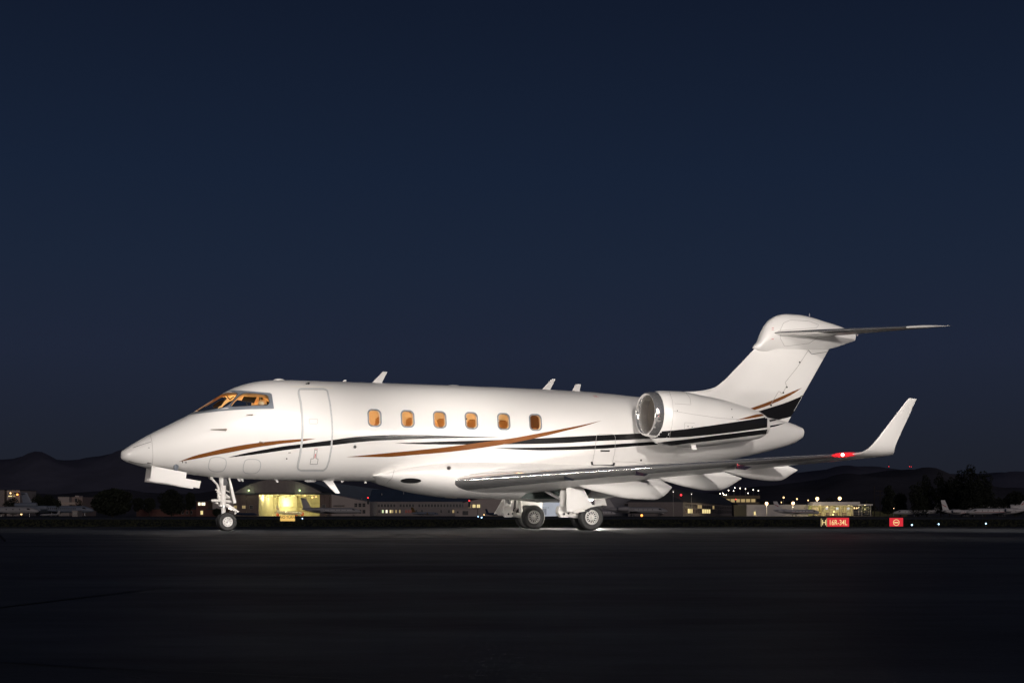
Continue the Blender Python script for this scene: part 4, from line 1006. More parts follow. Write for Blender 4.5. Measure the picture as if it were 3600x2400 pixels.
# corrugation of the gable
for k, px in enumerate(np.linspace(826,1126,61)):
    yt = 1683+.00206*(px-976)**2
    if 1733-yt > 3:
        a, b = B(px-1.0,1733,YH), B(px+1.0,yt+1,YH); MB().box(a.x,b.x,YH+.25,YH+.40,a.z,b.z).build('corrugated_panel', wallwarm, hg, smooth=False)
Pf = [Vector((B(px,py,YH).x,YH+.9,B(px,py,YH).z)) for px,py in arch]
mb = MB(); V = Pf+[p+Vector((0,0,.6)) for p in Pf]; n = len(Pf); V += [p+Vector((0,60,0)) for p in V]
mb.add(V, [(i,i+1,n+i+1,n+i) for i in range(n-1)]+[(n+i,n+i+1,3*n+i+1,3*n+i) for i in range(n-1)]+[(i,i+1,2*n+i+1,2*n+i) for i in range(n-1)]); mb.build('roof', roofdark, hg, angle=40)
def hbox(px0,px1,py0,py1,y0,y1,m,name,parent=hg,bottom=None):
    a, b = B(px0,py1,YH), B(px1,py0,YH); z0 = GZ0 if bottom is None else a.z
    return MB().box(a.x,b.x,YH+y0,YH+y1,z0,b.z).build(name, m, parent, smooth=False)
hbox(820,1165,1732,1737.4,-.5,.25,roofdark,'door_header',bottom=1)
for k in range(4): hbox(823+k*21.6,823+(k+1)*21.6-.6,1737.6,1810,.0 if k%2 else .3,.5,wallbrown,'sliding_door_panel')
for k in range(2): hbox(1124+k*17,1124+(k+1)*17-.6,1737.6,1810,.0 if k%2 else .3,.5,wallbrown,'sliding_door_panel')
hbox(1159,1165,1737.6,1810,-.2,.5,wallbrown,'corner_post')
window(hg,821.5,833,1776,1786,YH,litdim,True,2,2); window(hg,851,863.5,1776,1786.5,YH,litdim,True,2,2); window(hg,1133,1144,1773,1784,YH,darkwin,True,3,3); window(hg,878,889,1776,1787,YH,darkwin,True,2,2)
shape_wall(hg, [(1165.5,1813),(1165.5,1737),(1300,1764.5),(1300,1813)], YH+.1, 40, wallpale, 'annex_wall')
for px in (1246,1260.5,1274.5):
    for py in (1768,1791): window(hg,px,px+10,py,py+13,YH+.1,darkwin,True,2,2)
hbox(1174,1212,1775.4,1777,-1.2,.05,roofdark,'awning',bottom=1)
shape_wall(hg, [(725,1813),(725,1760),(821,1745),(821,1813)], YH+.1, 40, wallpale, 'annex_wall')
# inside
x0, x1 = B(909,0,YH).x+4, B(1125,0,YH).x-4; zt = B(0,1736,YH).z-2
MB().box(x0-4,x1+4,YH+42,YH+42.4,GZ0,zt+2).build('back_wall', hang_in, hg, smooth=False)
MB().box(x0-4.4,x0-4,YH+1,YH+42,GZ0,zt+2).build('side_wall', hang_in, hg, smooth=False); MB().box(x1+4,x1+4.4,YH+1,YH+42,GZ0,zt+2).build('side_wall', hang_in, hg, smooth=False)
MB().box(x0-4,x1+4,YH+1,YH+42,zt+2,zt+2.3).build('ceiling', hang_in, hg, smooth=False)
MB().box(x0-4,x1+4,YH-2,YH+42,GZ0+.01,GZ0+.03).build('hangar_floor', mat('hangar_floor_paint',(.35,.33,.25),.4), hg, smooth=False)
for px in (935,980,1042,1087): 
    a = B(px,0,YH+41); MB().box(a.x-.25,a.x+.25,YH+41.4,YH+41.9,GZ0,zt+2).build('wall_column', hang_in, hg, smooth=False)
for z in (2.2,4.2,6.0): MB().box(x0-3,x1+3,YH+41.5,YH+41.8,z,z+.18).build('wall_girt', mat('hangar_girt',(.40,.36,.20),.6), hg, smooth=False)
for px in (976,1062,1041): a = B(px,0,YH+35); MB().box(a.x-.7,a.x+.7,YH+35,YH+36,GZ0+.05,1.6).build('tool_cabinet', mat('orange_red_cabinet',(.45,.09,.04),.5), hg, smooth=False)
rng = random.Random(3)
for k in range(16):
    px = 916+k*13; py = rng.choice((1741,1742,1744,1745.5)); yy = YH+rng.uniform(6,36); a = at(px,py,yy)
    MB().lathe([(0,.05),(.5,.08),(.55,.45),(.8,.55)], (a.x,yy,a.z+.6), (0,0,-1), 10).build('pendant_shade', roofdark if k%3 else lampw, hg)
for px, py, yy, pw in ((930,1748,12,1300),(965,1750,28,1700),(1002,1768,39.5,1900),(1040,1748,16,1300),(1095,1748,24,1600),(1100,1745,6,600),(935,1762,40,300),(952,1762,40,300)):
    a = at(px,py,YH+yy); point('hangar_lamp', a, pw, (1.0,.88,.46), .5)
for px in (874.5,1053.5):
    a = at(px,1723,YH-1); l = MB().ball(a,.42).build('gable_lamp_glass', lampg, hg); MB().box(a.x-.5,a.x+.5,YH-.8,YH+.3,a.z+.35,a.z+.6).build('gable_lamp_hood', roofdark, hg, smooth=False)
    point('gable_lamp', a+Vector((0,-1.5,0)), 160, (.85,1,.6), .3)
for px, py in ((913,1741.5),(1098,1747)): MB().ball(at(px,py,YH+2),.4).build('door_lamp', lampw, hg)

# ---- long two-storey block and other buildings behind the jet
lb = block('long_workshop', 'long two-storey workshop with a few lit lower windows behind the jet nose', 'building', 1300.5,1640,1762,740,30,wallwarm,roofblue,.5,rise=6.5)
for k in range(30):
    px = 1306+k*11
    if 1388 < px < 1396 or 1455 < px < 1470: continue
    window(lb,px,px+7,1771,1781.5,740,darkwin,True,2,2)
for px, w_, m_ in ((1343,6,litgreen),(1356,6.5,litwhite),(1370,6,litwin),(1377.5,5,litdim),(1390,5,litdim),(1403,5,litdim),(1424,7,litred),(1433,7,litred),(1442,7,litred),(1310,6,darkwin),(1320,6,darkwin),(1330,6,darkwin),(1460,7,darkwin),(1480,7,darkwin),(1575,7,darkwin),(1590,7,litdim),(1548,6,darkwin)): window(lb,px,px+w_,1791.5,1802,740,m_,True,2,2)
for px,py,h_ in ((1419,1722,14),(1342,1735,6),(1494,1752,10),(1530,1748,8),(1272,1752,9)):
    a = at(px,py+h_,746); b = at(px,py,746); MB().cyl((a.x,746,a.z),(a.x,746,b.z),.18,.18,8).cyl((a.x,746,b.z),(a.x,746,b.z+.25),.32,.32,8).build('roof_vent', polem, lb)
rb = empty('great_roof', label='vast dark blue curved roof rising behind the workshop', cat='building')
rp = [(1100,1690),(1180,1698),(1280,1712),(1400,1728),(1520,1742),(1640,1752),(1640,1765),(1100,1765)]
shape_wall(rb, rp, 800, 60, roofblue, 'roof'); shape_wall(rb, [(1110,1765.5),(1630,1765.5),(1630,1813),(1110,1813)], 805, 50, wallwarm, 'wall')
wb = empty('pale_gabled_hangar', label='pale gabled building with three lit windows left of the main wheels', cat='building')
shape_wall(wb, [(1629,1813),(1629,1766),(1730,1742),(1850,1768),(1850,1813)], 660, 40, wallpale); 
mb = MB(); P = [B(1626,1766,660),B(1730,1741,660),B(1853,1768,660)]; P = [Vector((p.x,659.4,p.z)) for p in P]
mb.prism([P[0],P[1],P[2],P[2]+Vector((0,0,.4)),P[1]+Vector((0,0,.4)),P[0]+Vector((0,0,.4))],(0,42,0)).build('roof', roofdark, wb, smooth=False)
window(wb,1646,1656,1772,1784,660,litdim,True,3,3); window(wb,1661,1672,1772,1784,660,litwin,True,4,1); window(wb,1676,1688,1772,1784,660,litwin,True,2,3)
sh = block('flat_shed', 'low flat-roofed white shed with a dark doorway on the far apron', 'shed', 1600,1678,1788,630,12,wallpale,wallpale,.6)
window(sh,1626,1646,1795,1809.5,630,darkwin,False,name='doorway'); window(sh,1606,1612,1796,1803,630,darkwin)
pg = block('pale_lit_hangar', 'pale blue-white floodlit hangar wall seen between the main wheels', 'hangar', 1862,2052,1735,720,40,mat('pale_blue_wall',(.66,.68,.72),.6,noise=.05,nscale=.3),roofdark,.4)
for k in range(5): window(pg,1893+k*8,1898+k*8,1782.5,1784.5,720,mat('grey_pane',(.2,.22,.26),.3),False)
window(pg,1905,1920,1788,1809,720,mat('grey_door',(.30,.32,.36),.5),True,2,1,name='door')
point('assumed_wall_lamp', at(1955,1760,698), 9000, (.86,.92,1.0), .6)  # assumed unseen lamp, added to brighten the pale wall
gh = empty('grey_gabled_hangar', label='grey gabled hangar behind the jet with red-striped tail', cat='hangar')
shape_wall(gh, [(2075,1813),(2075,1757),(2240,1722),(2398,1758),(2398,1813)], 660, 45, wallgrey)
P = [B(2072,1757,660),B(2240,1721,660),B(2401,1758,660)]; P = [Vector((p.x,659.3,p.z)) for p in P]
MB().prism([P[0],P[1],P[2],P[2]+Vector((0,0,.4)),P[1]+Vector((0,0,.4)),P[0]+Vector((0,0,.4))],(0,46,0)).build('roof', roofdark, gh, smooth=False)
window(gh,2195.5,2210.5,1769,1778,660,darkwin,True,4,2); window(gh,2325.5,2338,1765,1777,660,darkwin,True,4,3); window(gh,2366,2373,1764,1778,660,darkwin,True,2,3)
window(gh,2342,2356,1793,1803,660,litwin,True,3,2); window(gh,2359.5,2372,1791.5,1803.5,660,litwin,True,3,3); window(gh,2298,2313,1769,1777,660,mat('pale_sign',(.34,.33,.33),.6),True)
MB().box(B(2220,0,660).x,B(2226,0,660).x,659.6,659.95,GZ0,B(0,1752,660).z).build('downpipe', polem, gh, smooth=False)
# long side building receding to the right
c0, c1 = B(2401,1764,640), B(2592,1772,900)
sd_ = empty('side_workshop', label='long two-storey workshop receding to the right beside the grey hangar', cat='building')
dv = Vector((c1.x-c0.x, c1.y-c0.y, 0)); Lb = dv.length; dv.normalize(); nv = Vector((dv.y,-dv.x,0))
ztop = c0.z
def sbox(s0,s1,z0,z1,d0,d1,m,name,par):
    P = [Vector((c0.x,c0.y,0))+dv*s0-nv*d0, Vector((c0.x,c0.y,0))+dv*s1-nv*d0, Vector((c0.x,c0.y,0))+dv*s1-nv*d1, Vector((c0.x,c0.y,0))+dv*s0-nv*d1]
    return MB().prism([p+Vector((0,0,z0)) for p in P],(0,0,z1-z0)).build(name,m,par,smooth=False)
sbox(0,Lb,GZ0,ztop,0,25,wallwarm,'wall',sd_)
O = Vector((c0.x,c0.y,0))
MB().prism([O+nv*.6+Vector((0,0,ztop+.01)), O-nv*26+Vector((0,0,ztop+.01)), O-nv*12+Vector((0,0,ztop+7))], dv*(Lb+.5)).build('roof', roofdark, sd_, smooth=False)
for k in range(26):
    s = Lb*(.03+.036*k)
    if s+Lb*.022 > Lb: break
    for r_, (z0,z1) in enumerate(((ztop-2.6,ztop-.9),(1.0,3.0))):
        lit = (r_==1 and k in (1,2,7,8,9,10)) or (r_==0 and k in (5,6,12))
        w = sbox(s,s+Lb*.026,z0,z1,-.08,.1,litdim if (lit and r_==0) else (litwin if lit else darkwin),'window',sd_)
        sbox(s+Lb*.0125,s+Lb*.0135,z0,z1,-.14,-.085,frame_bg,'window_frame',w)
# parking deck with lit floor, roof lamps
pk_ = empty('parking_deck', label='distant parking deck with one glowing floor and lamps on its roof', cat='building')
YP = 1150
def pbox(px0,px1,py0,py1,y0,y1,m,name,par=pk_): a,b = at(px0,py1,YP),at(px1,py0,YP); return MB().box(a.x,b.x,YP+y0,YP+y1,a.z,b.z).build(name,m,par,smooth=False)
pbox(2500,2672,1741,1752,0,50,mat('tan_concrete',(.20,.16,.10),.8,noise=.1,nscale=.2),'parapet'); pbox(2500,2672,1764,1813,0,50,mat('tan_concrete',(.2,.16,.1),.8),'lower_wall'); pbox(2500,2672,1752,1764,20,50,litdim,'lit_floor')
for px in (2512,2530,2548,2566,2584,2602,2620,2638,2656): pbox(px,px+3,1752,1764,0,1,mat('tan_concrete',(.2,.16,.1),.8),'column')
for dk,(px,py) in enumerate(((2532,1735),(2541,1733),(2561,1723),(2579,1725),(2583,1714),(2602,1716),(2621,1718),(2630,1733),(2648,1721),(2666,1724),(2545,1739),(2553,1739.5))):
    a = at(px,py,YP+10); l = empty('roof_deck_lamp', (a.x,a.y,at(px,1741,YP+10).z), label='tiny lamp on the parking deck roof, %s from the left'%['second','third','sixth','seventh','eighth','ninth','tenth','last but two','last but one','last','fourth','fifth'][dk], cat='lamp', group='lamps on the parking deck roof')
    h_ = a.z-at(px,1741,YP+10).z; MB().cyl((0,0,0),(0,0,max(h_,.3)),.09,.07,6).build('pole', polem, l); MB().ball((0,0,max(h_,.3)+.1),.30,8,6).build('lamp_glass', glow('deck_lamp',(1,.86,.66),14), l)
eb = block('lit_entrance', 'small orange-lit entrance between the workshop and the white terminal', 'building', 2593,2624,1771,760,20,wallwarm,roofdark,.3)
window(eb,2597,2622,1776,1792,760,glow('orange_glow',(1,.50,.25),.55),True,3,1); window(eb,2594,2622,1794,1808,760,glow('pink_glow',(1,.55,.35),.8),True,4,1); window(eb,2600,2611,1778,1784,759.9,litwhite,False)
wt = block('white_terminal', 'low white terminal building with a blank wall lit by floodlights', 'building', 2625,2852,1775.5,700,40,wallwhite,wallwhite,.2)
window(wt,2650,2657,1797,1810,700,litwin,True,2,1,name='door'); window(wt,2826,2830,1784,1785.5,700,darkwin,False)
MB().box(B(2842,0,700).x,B(2852,0,700).x,699.2,699.95,GZ0,B(0,1776,700).z).build('green_corner', mat('green_wall',(.40,.45,.25),.6), wt, smooth=False)  # corner strip in a green base colour
# glass pavilion
pv = empty('glass_pavilion', label='glazed pavilion with flat overhanging roof and warm yellow interior', cat='building')
YV = 690
def vbox(px0,px1,py0,py1,y0,y1,m,name,par=pv):
    a,b = at(px0,py1,YV),at(px1,py0,YV); return MB().box(a.x,b.x,YV+y0,YV+y1,max(a.z,GZ0),b.z).build(name,m,par,smooth=False)
vbox(2856,3063,1770.6,1776,-3,18,wallwhite,'roof_slab'); vbox(2861,3027,1763,1770.4,2,16,wallwhite,'roof_block')
vbox(2856,3030,1776.2,1813,17,17.4,hang_in,'back_wall'); vbox(2856,3062,1811.5,1813,-1,17,mat('pavilion_floor',(.3,.28,.22),.5),'floor')
for px in (2858,2872,2893,2915,2936,2957,2977,2998,3019,3030,3061): vbox(px-.6,px+.6,1776.2,1813,-.3,.1,polem,'mullion')
for px0,px1 in ((2894,2935),(2959,2997),(3000,3029),(3036,3061)):
    for k in range(6): vbox(px0,px1,1779+k*5.2,1780+k*5.2,-.5,-.32,polem,'louvre_slat')
for px,py in ((2916,1786),(2954,1786),(2993,1786)): vbox(px-4,px+4,py-3,py+4,6,6.3,glow('screen',(.75,.85,1),.9),'hanging_screen')
for k in range(7): vbox(2868+k*3.5,2869.5+k*3.5,1782,1797,9,10,litdim,'glowing_panel')
for px,py in ((2932,1798),(2929,1808),(3004,1785),(3012,1785),(2908,1781)): MB().ball(at(px,py,YV+8),.35).build('pavilion_lamp', lampw, pv)
for px in (2880,2930,2985,3040): point('pavilion_light', at(px,1783,YV+7), 850, (1,.80,.38), .3)
for k in range(4): vbox(2890+k*30,2904+k*30,1801,1812,10,11.5,mat('sofa',(.10,.08,.06),.7),'counter')

# ---- lamps
def lamp_post(px, py, Y, label, r=.45, m=lampw, power=0, colr=(1,.82,.55), name='flood_lamp_post', base=None, group=None):
    a = at(px,py,Y); e = empty(name, (a.x,Y,GZ0), label=label, cat='lamp', group=group); h_ = a.z-GZ0
    MB().cyl((0,.3,0),(0,.3,h_+.2),.14,.09,8).build('pole', polem, e); MB().box(-.5,.5,-.1,.45,h_+.38,h_+.6).build('lamp_hood', polem, e, smooth=False)
    MB().ball((0,-.05,h_), r, 10, 8).build('lamp_glass', m, e)
    if power: point('lamp_light', (a.x,Y-1.2,a.z), power, colr, .3)
    return e
for px,py,Y,r,pw,lb_ in ((2695,1769,680,.80,6500,'floodlight glaring at the left end of the white terminal wall'),(2788,1768,680,.80,6500,'floodlight glaring over the parked white twin jet'),(2755,1748,820,.50,0,'smaller high floodlight left of the terminal centre'),(2802,1753,830,.45,0,'small floodlight just above the middle terminal lamp'),(2841,1758,840,.36,0,'smallest floodlight left of the pavilion roof'),(2873,1752,705,.88,4500,'big floodlight over the left end of the pavilion roof'),(2952,1751,705,.88,4500,'big floodlight over the middle of the pavilion roof'),(2747,1765,800,.28,0,'tiny lamp between the two terminal wall floodlights')):
    lamp_post(px,py,Y,lb_,r,lampw,pw)
lamp_post(2367,1728,600,'tall apron lamp mast with double head beside the grey hangar',.16,glow('pale_lamp',(1,.9,.8),3),name='apron_mast'); lamp_post(2431,1736,600,'tall slim apron lamp mast in front of the side workshop',.16,glow('pale_lamp',(1,.9,.8),3),name='apron_mast')
lamp_post(3215,1766,560,'yellow street lamp under the right-hand trees',.34,lampw,120)
for px,lb_ in ((3141,'lit column lamp right of the pavilion, left of the two'),(3235,'lit column lamp above the small parked jet, right of the two')):
    a = at(px,1780,640); e = empty('column_lamp',(a.x,640,GZ0),label=lb_,cat='lamp'); MB().cyl((0,0,0),(0,0,a.z-GZ0-1.2),.12).build('pole',polem,e); MB().cyl((0,0,a.z-GZ0-1.2),(0,0,a.z-GZ0),.25,.35).build('lamp_glass',glow('column_glow',(1,.72,.45),3),e)
def red_lamp(px,py,Y,lb_,r=.3,mast=None):
    a = at(px,py,Y); e = empty('obstruction_light',(a.x,Y,a.z-2.5),label=lb_,cat='light'); MB().box(-.5,.5,-.3,.3,-.6,2.0).build('housing', roofdark, e, smooth=False); MB().ball((0,-.4,2.5),r,10,8).build('lamp_glass',lampred,e); return e
red_lamp(1294,1749,690,'red roof light at the corner of the arched hangar annex'); red_lamp(1650,1759,655,'red roof light above the lit windows of the pale building'); red_lamp(2394,1739,655,'red roof light at the edge of the grey hangar',.42); red_lamp(2586,1754,1100,'red light in front of the parking deck',.4)
for px,py,lb_ in ((3124,1639,'lone radio mast with a red light on the hill crest'),(3197,1639,'left one of two close radio masts with red lights on the hill'),(3203,1640,'right one of two close radio masts with red lights on the hill')):
    Y = 9100; a = at(px,py,Y); g0 = at(px,1662,Y); e = empty('radio_mast',(a.x,Y,g0.z),label=lb_,cat='mast'); MB().cyl((0,0,-30),(0,0,a.z-g0.z+30),1.2,.6,6).build('lattice_pole',roofdark,e); MB().ball((0,-3,a.z-g0.z),1.7,8,6).build('lamp_glass',lampred,e)
def power_pole(px,py,Y,lb_,arms):
    a = at(px,py,Y); e = empty('power_pole',(a.x,Y,GZ0),label=lb_,cat='pole'); h_ = a.z-GZ0; MB().cyl((0,0,0),(0,0,h_),.18,.12,8).build('pole',mat('dark_timber',(.05,.04,.035),.9),e)
    for z in arms: MB().box(-1.6,1.6,-.1,.1,h_-z-.12,h_-z+.12).build('cross_arm',mat('dark_timber',(.05,.04,.035),.9),e,smooth=False)
power_pole(3074,1706,560,'slim bare utility pole right of the pavilion',()); power_pole(3094,1722,560,'utility pole with two cross-arms right of the pavilion',(.3,2.0))

# ---- airfield signs and edge lights
def sign(px0,px1,py0,py1,Y,label,faces,name='airfield_sign'):
    a,b = at(px0,py1,Y),at(px1,py0,Y); zg = float(np.interp(Y,[70,85,105,140,200,267],[-.46,-.66,-.80,-.80,-.66,-.56]))
    e = empty(name,((a.x+b.x)/2,Y,zg),label=label,cat='sign'); w = (b.x-a.x); z0,z1 = a.z-zg, b.z-zg
    MB().box(-w/2-.03,w/2+.03,.02,.22,z0-.03,z1+.03).build('housing',roofdark,e,smooth=False)
    for s in (-.4,.4): MB().cyl((s*w,.12,0),(s*w,.12,z0),.03).build('leg',polem,e)
    for (f0,f1,m) in faces: MB().box(-w/2+f0*w+.004,-w/2+f1*w-.004,.0,.019,z0,z1).build('sign_face',m,e,smooth=False)
    return e,w,z0,z1
def sign_text(e,body,x,z,size,m,sx=1.0,parent_name='lettering'):
    cu = D.curves.new('t','FONT'); cu.body = body; cu.size = size; cu.offset = .008*size; cu.align_x = 'CENTER'; o = D.objects.new('t',cu); col.objects.link(o)
    me = D.meshes.new_from_object(o.evaluated_get(bpy.context.evaluated_depsgraph_get())); D.objects.remove(o)
    for v in me.vertices: v.co = Vector((x+v.co.x*sx,-.006,z+v.co.y))
    me.materials.clear(); me.materials.append(m); return link(parent_name,me,e)
yel = glow('sign_yellow',(1.0,.62,.16),.85); red_s = glow('sign_red',(1.0,.022,.045),.66); blk = mat('sign_black',(.008,.006,.006),.5); yl_t = glow('sign_yellow_legend',(1.0,.78,.34),.95); blk_t = mat('sign_black_legend',(.05,.02,.005),.6)
e,w,z0,z1 = sign(985,1037,1810,1830.5,202,'yellow illuminated sign reading NO TURN on the grass',[(0,1,yel)])
sign_text(e,'NO TURN',0,z0+.36,.52,blk_t,.92)
point('sign_spill', at(1011,1826,200), 9, (1,.45,.08), .3)
e,w,z0,z1 = sign(2884,2985,1819,1850,106,'black and red illuminated sign reading H 16R-34L',[(0,.235,blk),(.235,.50,red_s),(.50,.745,red_s),(.745,1,red_s)])
sign_text(e,'H',-w/2+.13*w,z0+.12,.56,yl_t,.85)
for fx in (.03,.222):  MB().box(-w/2+fx*w-.012,-w/2+fx*w+.012,-.008,-.002,z0+.01,z1-.05).build('legend_border',yl_t,e,smooth=False)
sign_text(e,'16R-34L',-w/2+.615*w,z0+.12,.56,yl_t,.72)
e,w,z0,z1 = sign(3127,3175,1819.5,1849,106,'red illuminated no-entry sign with a yellow ring and bar',[(0,1,red_s)])
mb = MB(); n=40; R=.235; cz=(z0+z1)/2-.03
mb.add([(q*math.cos(2*math.pi*k/n),-.006,cz+q*math.sin(2*math.pi*k/n)) for q in (R,R-.045) for k in range(n)],[(k,(k+1)%n,n+(k+1)%n,n+k) for k in range(n)]); mb.build('ring',yl_t,e)
MB().box(-.15,.15,-.008,-.002,cz-.04,cz+.04).build('bar',yl_t,e,smooth=False)
point('sign_spill', at(2945,1835,104.5), 5, (1,.06,.05), .3)
def edge_light(px,py,Y,m,label,r=.06,base=-.8):
    a = at(px,py,Y); zb = float(np.interp(Y,[70,105,140,200,267,420,700],[-.46,-.80,-.80,-.66,-.56,-.46,-.46]))
    e = empty('edge_light',(a.x,Y,zb),label=label,cat='light'); h_ = max(a.z-zb,.12); MB().cyl((0,0,0),(0,0,h_),.03,.03,8).build('stem',polem,e); MB().ball((0,0,h_+r*.6),r,10,8).build('lamp_glass',m,e)
edge_light(3206,1846,104,lampblue,'blue-white edge light nearest the no-entry sign'); edge_light(3300,1843,110,lampblue,'blue-white edge light in the middle of the right-hand three'); edge_light(3466,1841,114,lampblue,'blue-white edge light farthest to the right')
edge_light(1063,1822.5,225,lampblue,'faint blue edge light right of the NO TURN sign',.09); edge_light(1681,1816,340,lampblue,'smaller upper one of two blue lights left of the main wheels',.13); edge_light(1693,1819.5,300,lampblue,'brighter lower one of two blue lights left of the main wheels',.15)
edge_light(2256,1813,420,lampamber,'amber edge light glowing behind the right main wheels',.34); edge_light(1702,1809.5,600,lampw,'small gold lamp on the far apron left of the main wheels',.25); edge_light(75,1808,560,lampw,'cream lamp on the far apron at the left edge',.35)
edge_light(205,1737.5,540,lampamber,'unused',.3) if False else None

# ---- parked aircraft
def parked_jet(label, pxn, pxt, Y, body=jetwhite, tail=None, stripe_m=None, ttail=True, fin_h=1.0, nwin=6, dia=None, base=None, cat='jet', engine_m=None, yaw=0.0, wing_c=1.0, name='parked_jet', big_eng=1.0, winlit=None, third=False):
    """pxn/pxt: columns of nose and tail end"""
    nose_left = pxn < pxt; L = abs(pxt-pxn)/FPX*Y; cx = (pxn+pxt)/2; tail = tail or body
    e = empty(name, (B(cx,0,Y).x, Y, GZ0), (0 if nose_left else math.pi)+yaw, label=label, cat=cat)
    Dm = dia or L*.098; zc = Dm*.5+L*.045; X = lambda q: (q-.5)*L
    fs = [(0,.0,-.18),(.012,.14,-.16),(.04,.27,-.12),(.09,.38,-.06),(.13,.46,0),(.18,.5,0),(.3,.5,0),(.6,.5,0),(.72,.47,.03),(.82,.38,.11),(.9,.26,.20),(.96,.14,.27),(.985,.06,.31)]
    rg = [[(X(q), max(r,.004)*Dm*math.cos(a), zc+cz*Dm+max(r,.004)*Dm*math.sin(a)) for a in np.linspace(0,2*math.pi,20,endpoint=False)] for q,r,cz in fs]
    fu = MB().rings(rg).build('fuselage', body, e)
    for sd2 in (-1,1):
        MB().prism([(X(.100),sd2*Dm*.385,zc+.02*Dm),(X(.150),sd2*Dm*.47,zc+.10*Dm),(X(.155),sd2*Dm*.40,zc+.28*Dm),(X(.125),sd2*Dm*.34,zc+.26*Dm)],(0,sd2*.04*Dm,0)).build('windshield', darkwin, fu, smooth=False)
        for k in range(nwin):
            q = X(.25+.36*k/max(1,nwin-1)); ww,hh = L*.0085,L*.012
            MB().lathe([(0,ww),(sd2*.03*Dm,ww*.9),(sd2*.031*Dm,.001)],(q,sd2*Dm*.485,zc+.10*Dm),(0,1,0),12).build('cabin_window', winlit or darkwin, fu)
        if stripe_m: MB().prism([(X(.12),sd2*Dm*.475,zc-.10*Dm),(X(.6),sd2*Dm*.490,zc-.14*Dm),(X(.88),sd2*Dm*.31,zc+.12*Dm),(X(.6),sd2*Dm*.497,zc-.07*Dm),(X(.12),sd2*Dm*.485,zc-.06*Dm)],(0,sd2*.012*Dm,0)).build('stripe', stripe_m, fu, smooth=False)
        st = []
        for t in (0,.3,1): st.append(((X(.40+.20*t),sd2*(Dm*.3+t*L*.42*wing_c),zc-.36*Dm+t*L*.02),(X(.60+.07*t),sd2*(Dm*.3+t*L*.42*wing_c),zc-.37*Dm+t*L*.02),.11,UP))
        wg = wing_loft('wing', st, e, body)
        tx = (X(.60),sd2*(Dm*.3+L*.42*wing_c),zc-.36*Dm+L*.02)
        wing_loft('winglet', [((tx[0],tx[1],tx[2]),(tx[0]+L*.07,tx[1],tx[2]),.08,(0,1,0)),((tx[0]+L*.04,tx[1]+sd2*.01*L,tx[2]+L*.045),(tx[0]+L*.07,tx[1]+sd2*.01*L,tx[2]+L*.045),.08,(0,1,0))], wg, tail)
        er = L*.029*big_eng; ex = X(.63); ey = sd2*(Dm*.5+er*1.05); ez = zc+.20*Dm
        en = MB().lathe([(0,er*.80),(-.01*L,er*.9),(.0,er),(.04*L,er*1.12),(.10*L,er*1.05),(.16*L,er*.7)],(ex,ey,ez),(1,0,0),18).build('engine', body, e)
        MB().lathe([(.005*L,er*.82),(.012*L,er*.78),(.0121*L,.001)],(ex,ey,ez),(1,0,0),16).build('engine_intake', engine_m or darkgap, en)
        hz = zc+.5*Dm+L*.135*fin_h if ttail else zc+.34*Dm; hx = .925 if ttail else .865
        st = [((X(hx),0,hz),(X(hx+.085),0,hz),.09,UP),((X(hx+.06),sd2*L*.16,hz+.004*L),(X(hx+.105),sd2*L*.16,hz+.004*L),.08,UP)]
        wing_loft('tailplane', st, e, tail)
    ft_ = zc+.5*Dm+L*.145*fin_h
    st = [((X(.80),0,zc+.38*Dm),(X(.955),0,zc+.30*Dm),.07,(0,1,0)),((X(.835),0,zc+.62*Dm),(X(.965),0,zc+.62*Dm),.08,(0,1,0)),((X(.915),0,ft_),(X(1.0),0,ft_),.08,(0,1,0))]
    fi = wing_loft('fin', st, e, tail)
    if stripe_m: MB().prism([(X(.89),-.018*L*.4,zc+.5*Dm+.05*L),(X(.975),-.018*L*.4,zc+.5*Dm+.10*L),(X(.985),-.018*L*.4,zc+.5*Dm+.115*L),(X(.89),-.018*L*.4,zc+.5*Dm+.07*L)],(0,.036*L*.4,0)).build('fin_stripe', stripe_m, fi, smooth=False)
    if third: MB().lathe([(0,er*1.1),(.1*L,er*1.2),(.3*L,er*.8)],(X(.78),0,zc+.62*Dm),(1,0,0),16).build('centre_engine', body, e)
    for q,yy in ((.13,0),(.55,-.11*L),(.55,.11*L)):
        lg = MB().cyl((X(q),yy,.10),(X(q),yy,zc-.25*Dm),.012*L*.5,.012*L*.5,8).build('landing_gear', steel, e); MB().cyl((X(q),yy-.1,L*.014),(X(q),yy+.1,L*.014),L*.014,L*.014,14).build('tyre', rubber, lg)
    return e
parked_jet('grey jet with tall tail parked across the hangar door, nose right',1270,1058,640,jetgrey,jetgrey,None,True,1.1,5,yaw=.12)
parked_jet('dark blue jet parked left of the hangar door with lit windows',910,820,560,jetblue,jetblue,None,True,.8,6,yaw=-.35,winlit=darkwin)
parked_jet('bronze-tailed jet parked before the long workshop, nose right',1548,1438,560,jetdim,jetgold,jetgold,True,1.05,5,yaw=.55,big_eng=1.2)
parked_jet('blue-tailed jet half hidden by the main wheels, its fin left',1790,1695,520,jetblue,jetblue,None,True,1.0,5,yaw=.7,big_eng=1.2)
parked_jet('white jet with its nose beside the right main wheels',2168,2035,560,jetwhite,jetwhite,mat('dull_blue_stripe',(.03,.06,.16),.4),True,1.0,6,yaw=.25)
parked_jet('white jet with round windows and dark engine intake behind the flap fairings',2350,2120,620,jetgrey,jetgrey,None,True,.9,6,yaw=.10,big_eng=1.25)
parked_jet('white jet whose swept tail carries red stripes, before the grey hangar',2255,2382,645,jetwhite,jetwhite,redstripe,True,1.15,5,yaw=-.2)
parked_jet('white twin jet with a thin dark stripe before the white terminal',2885,2716,640,jetwhite,jetwhite,redstripe,False,1.15,6,yaw=.12)
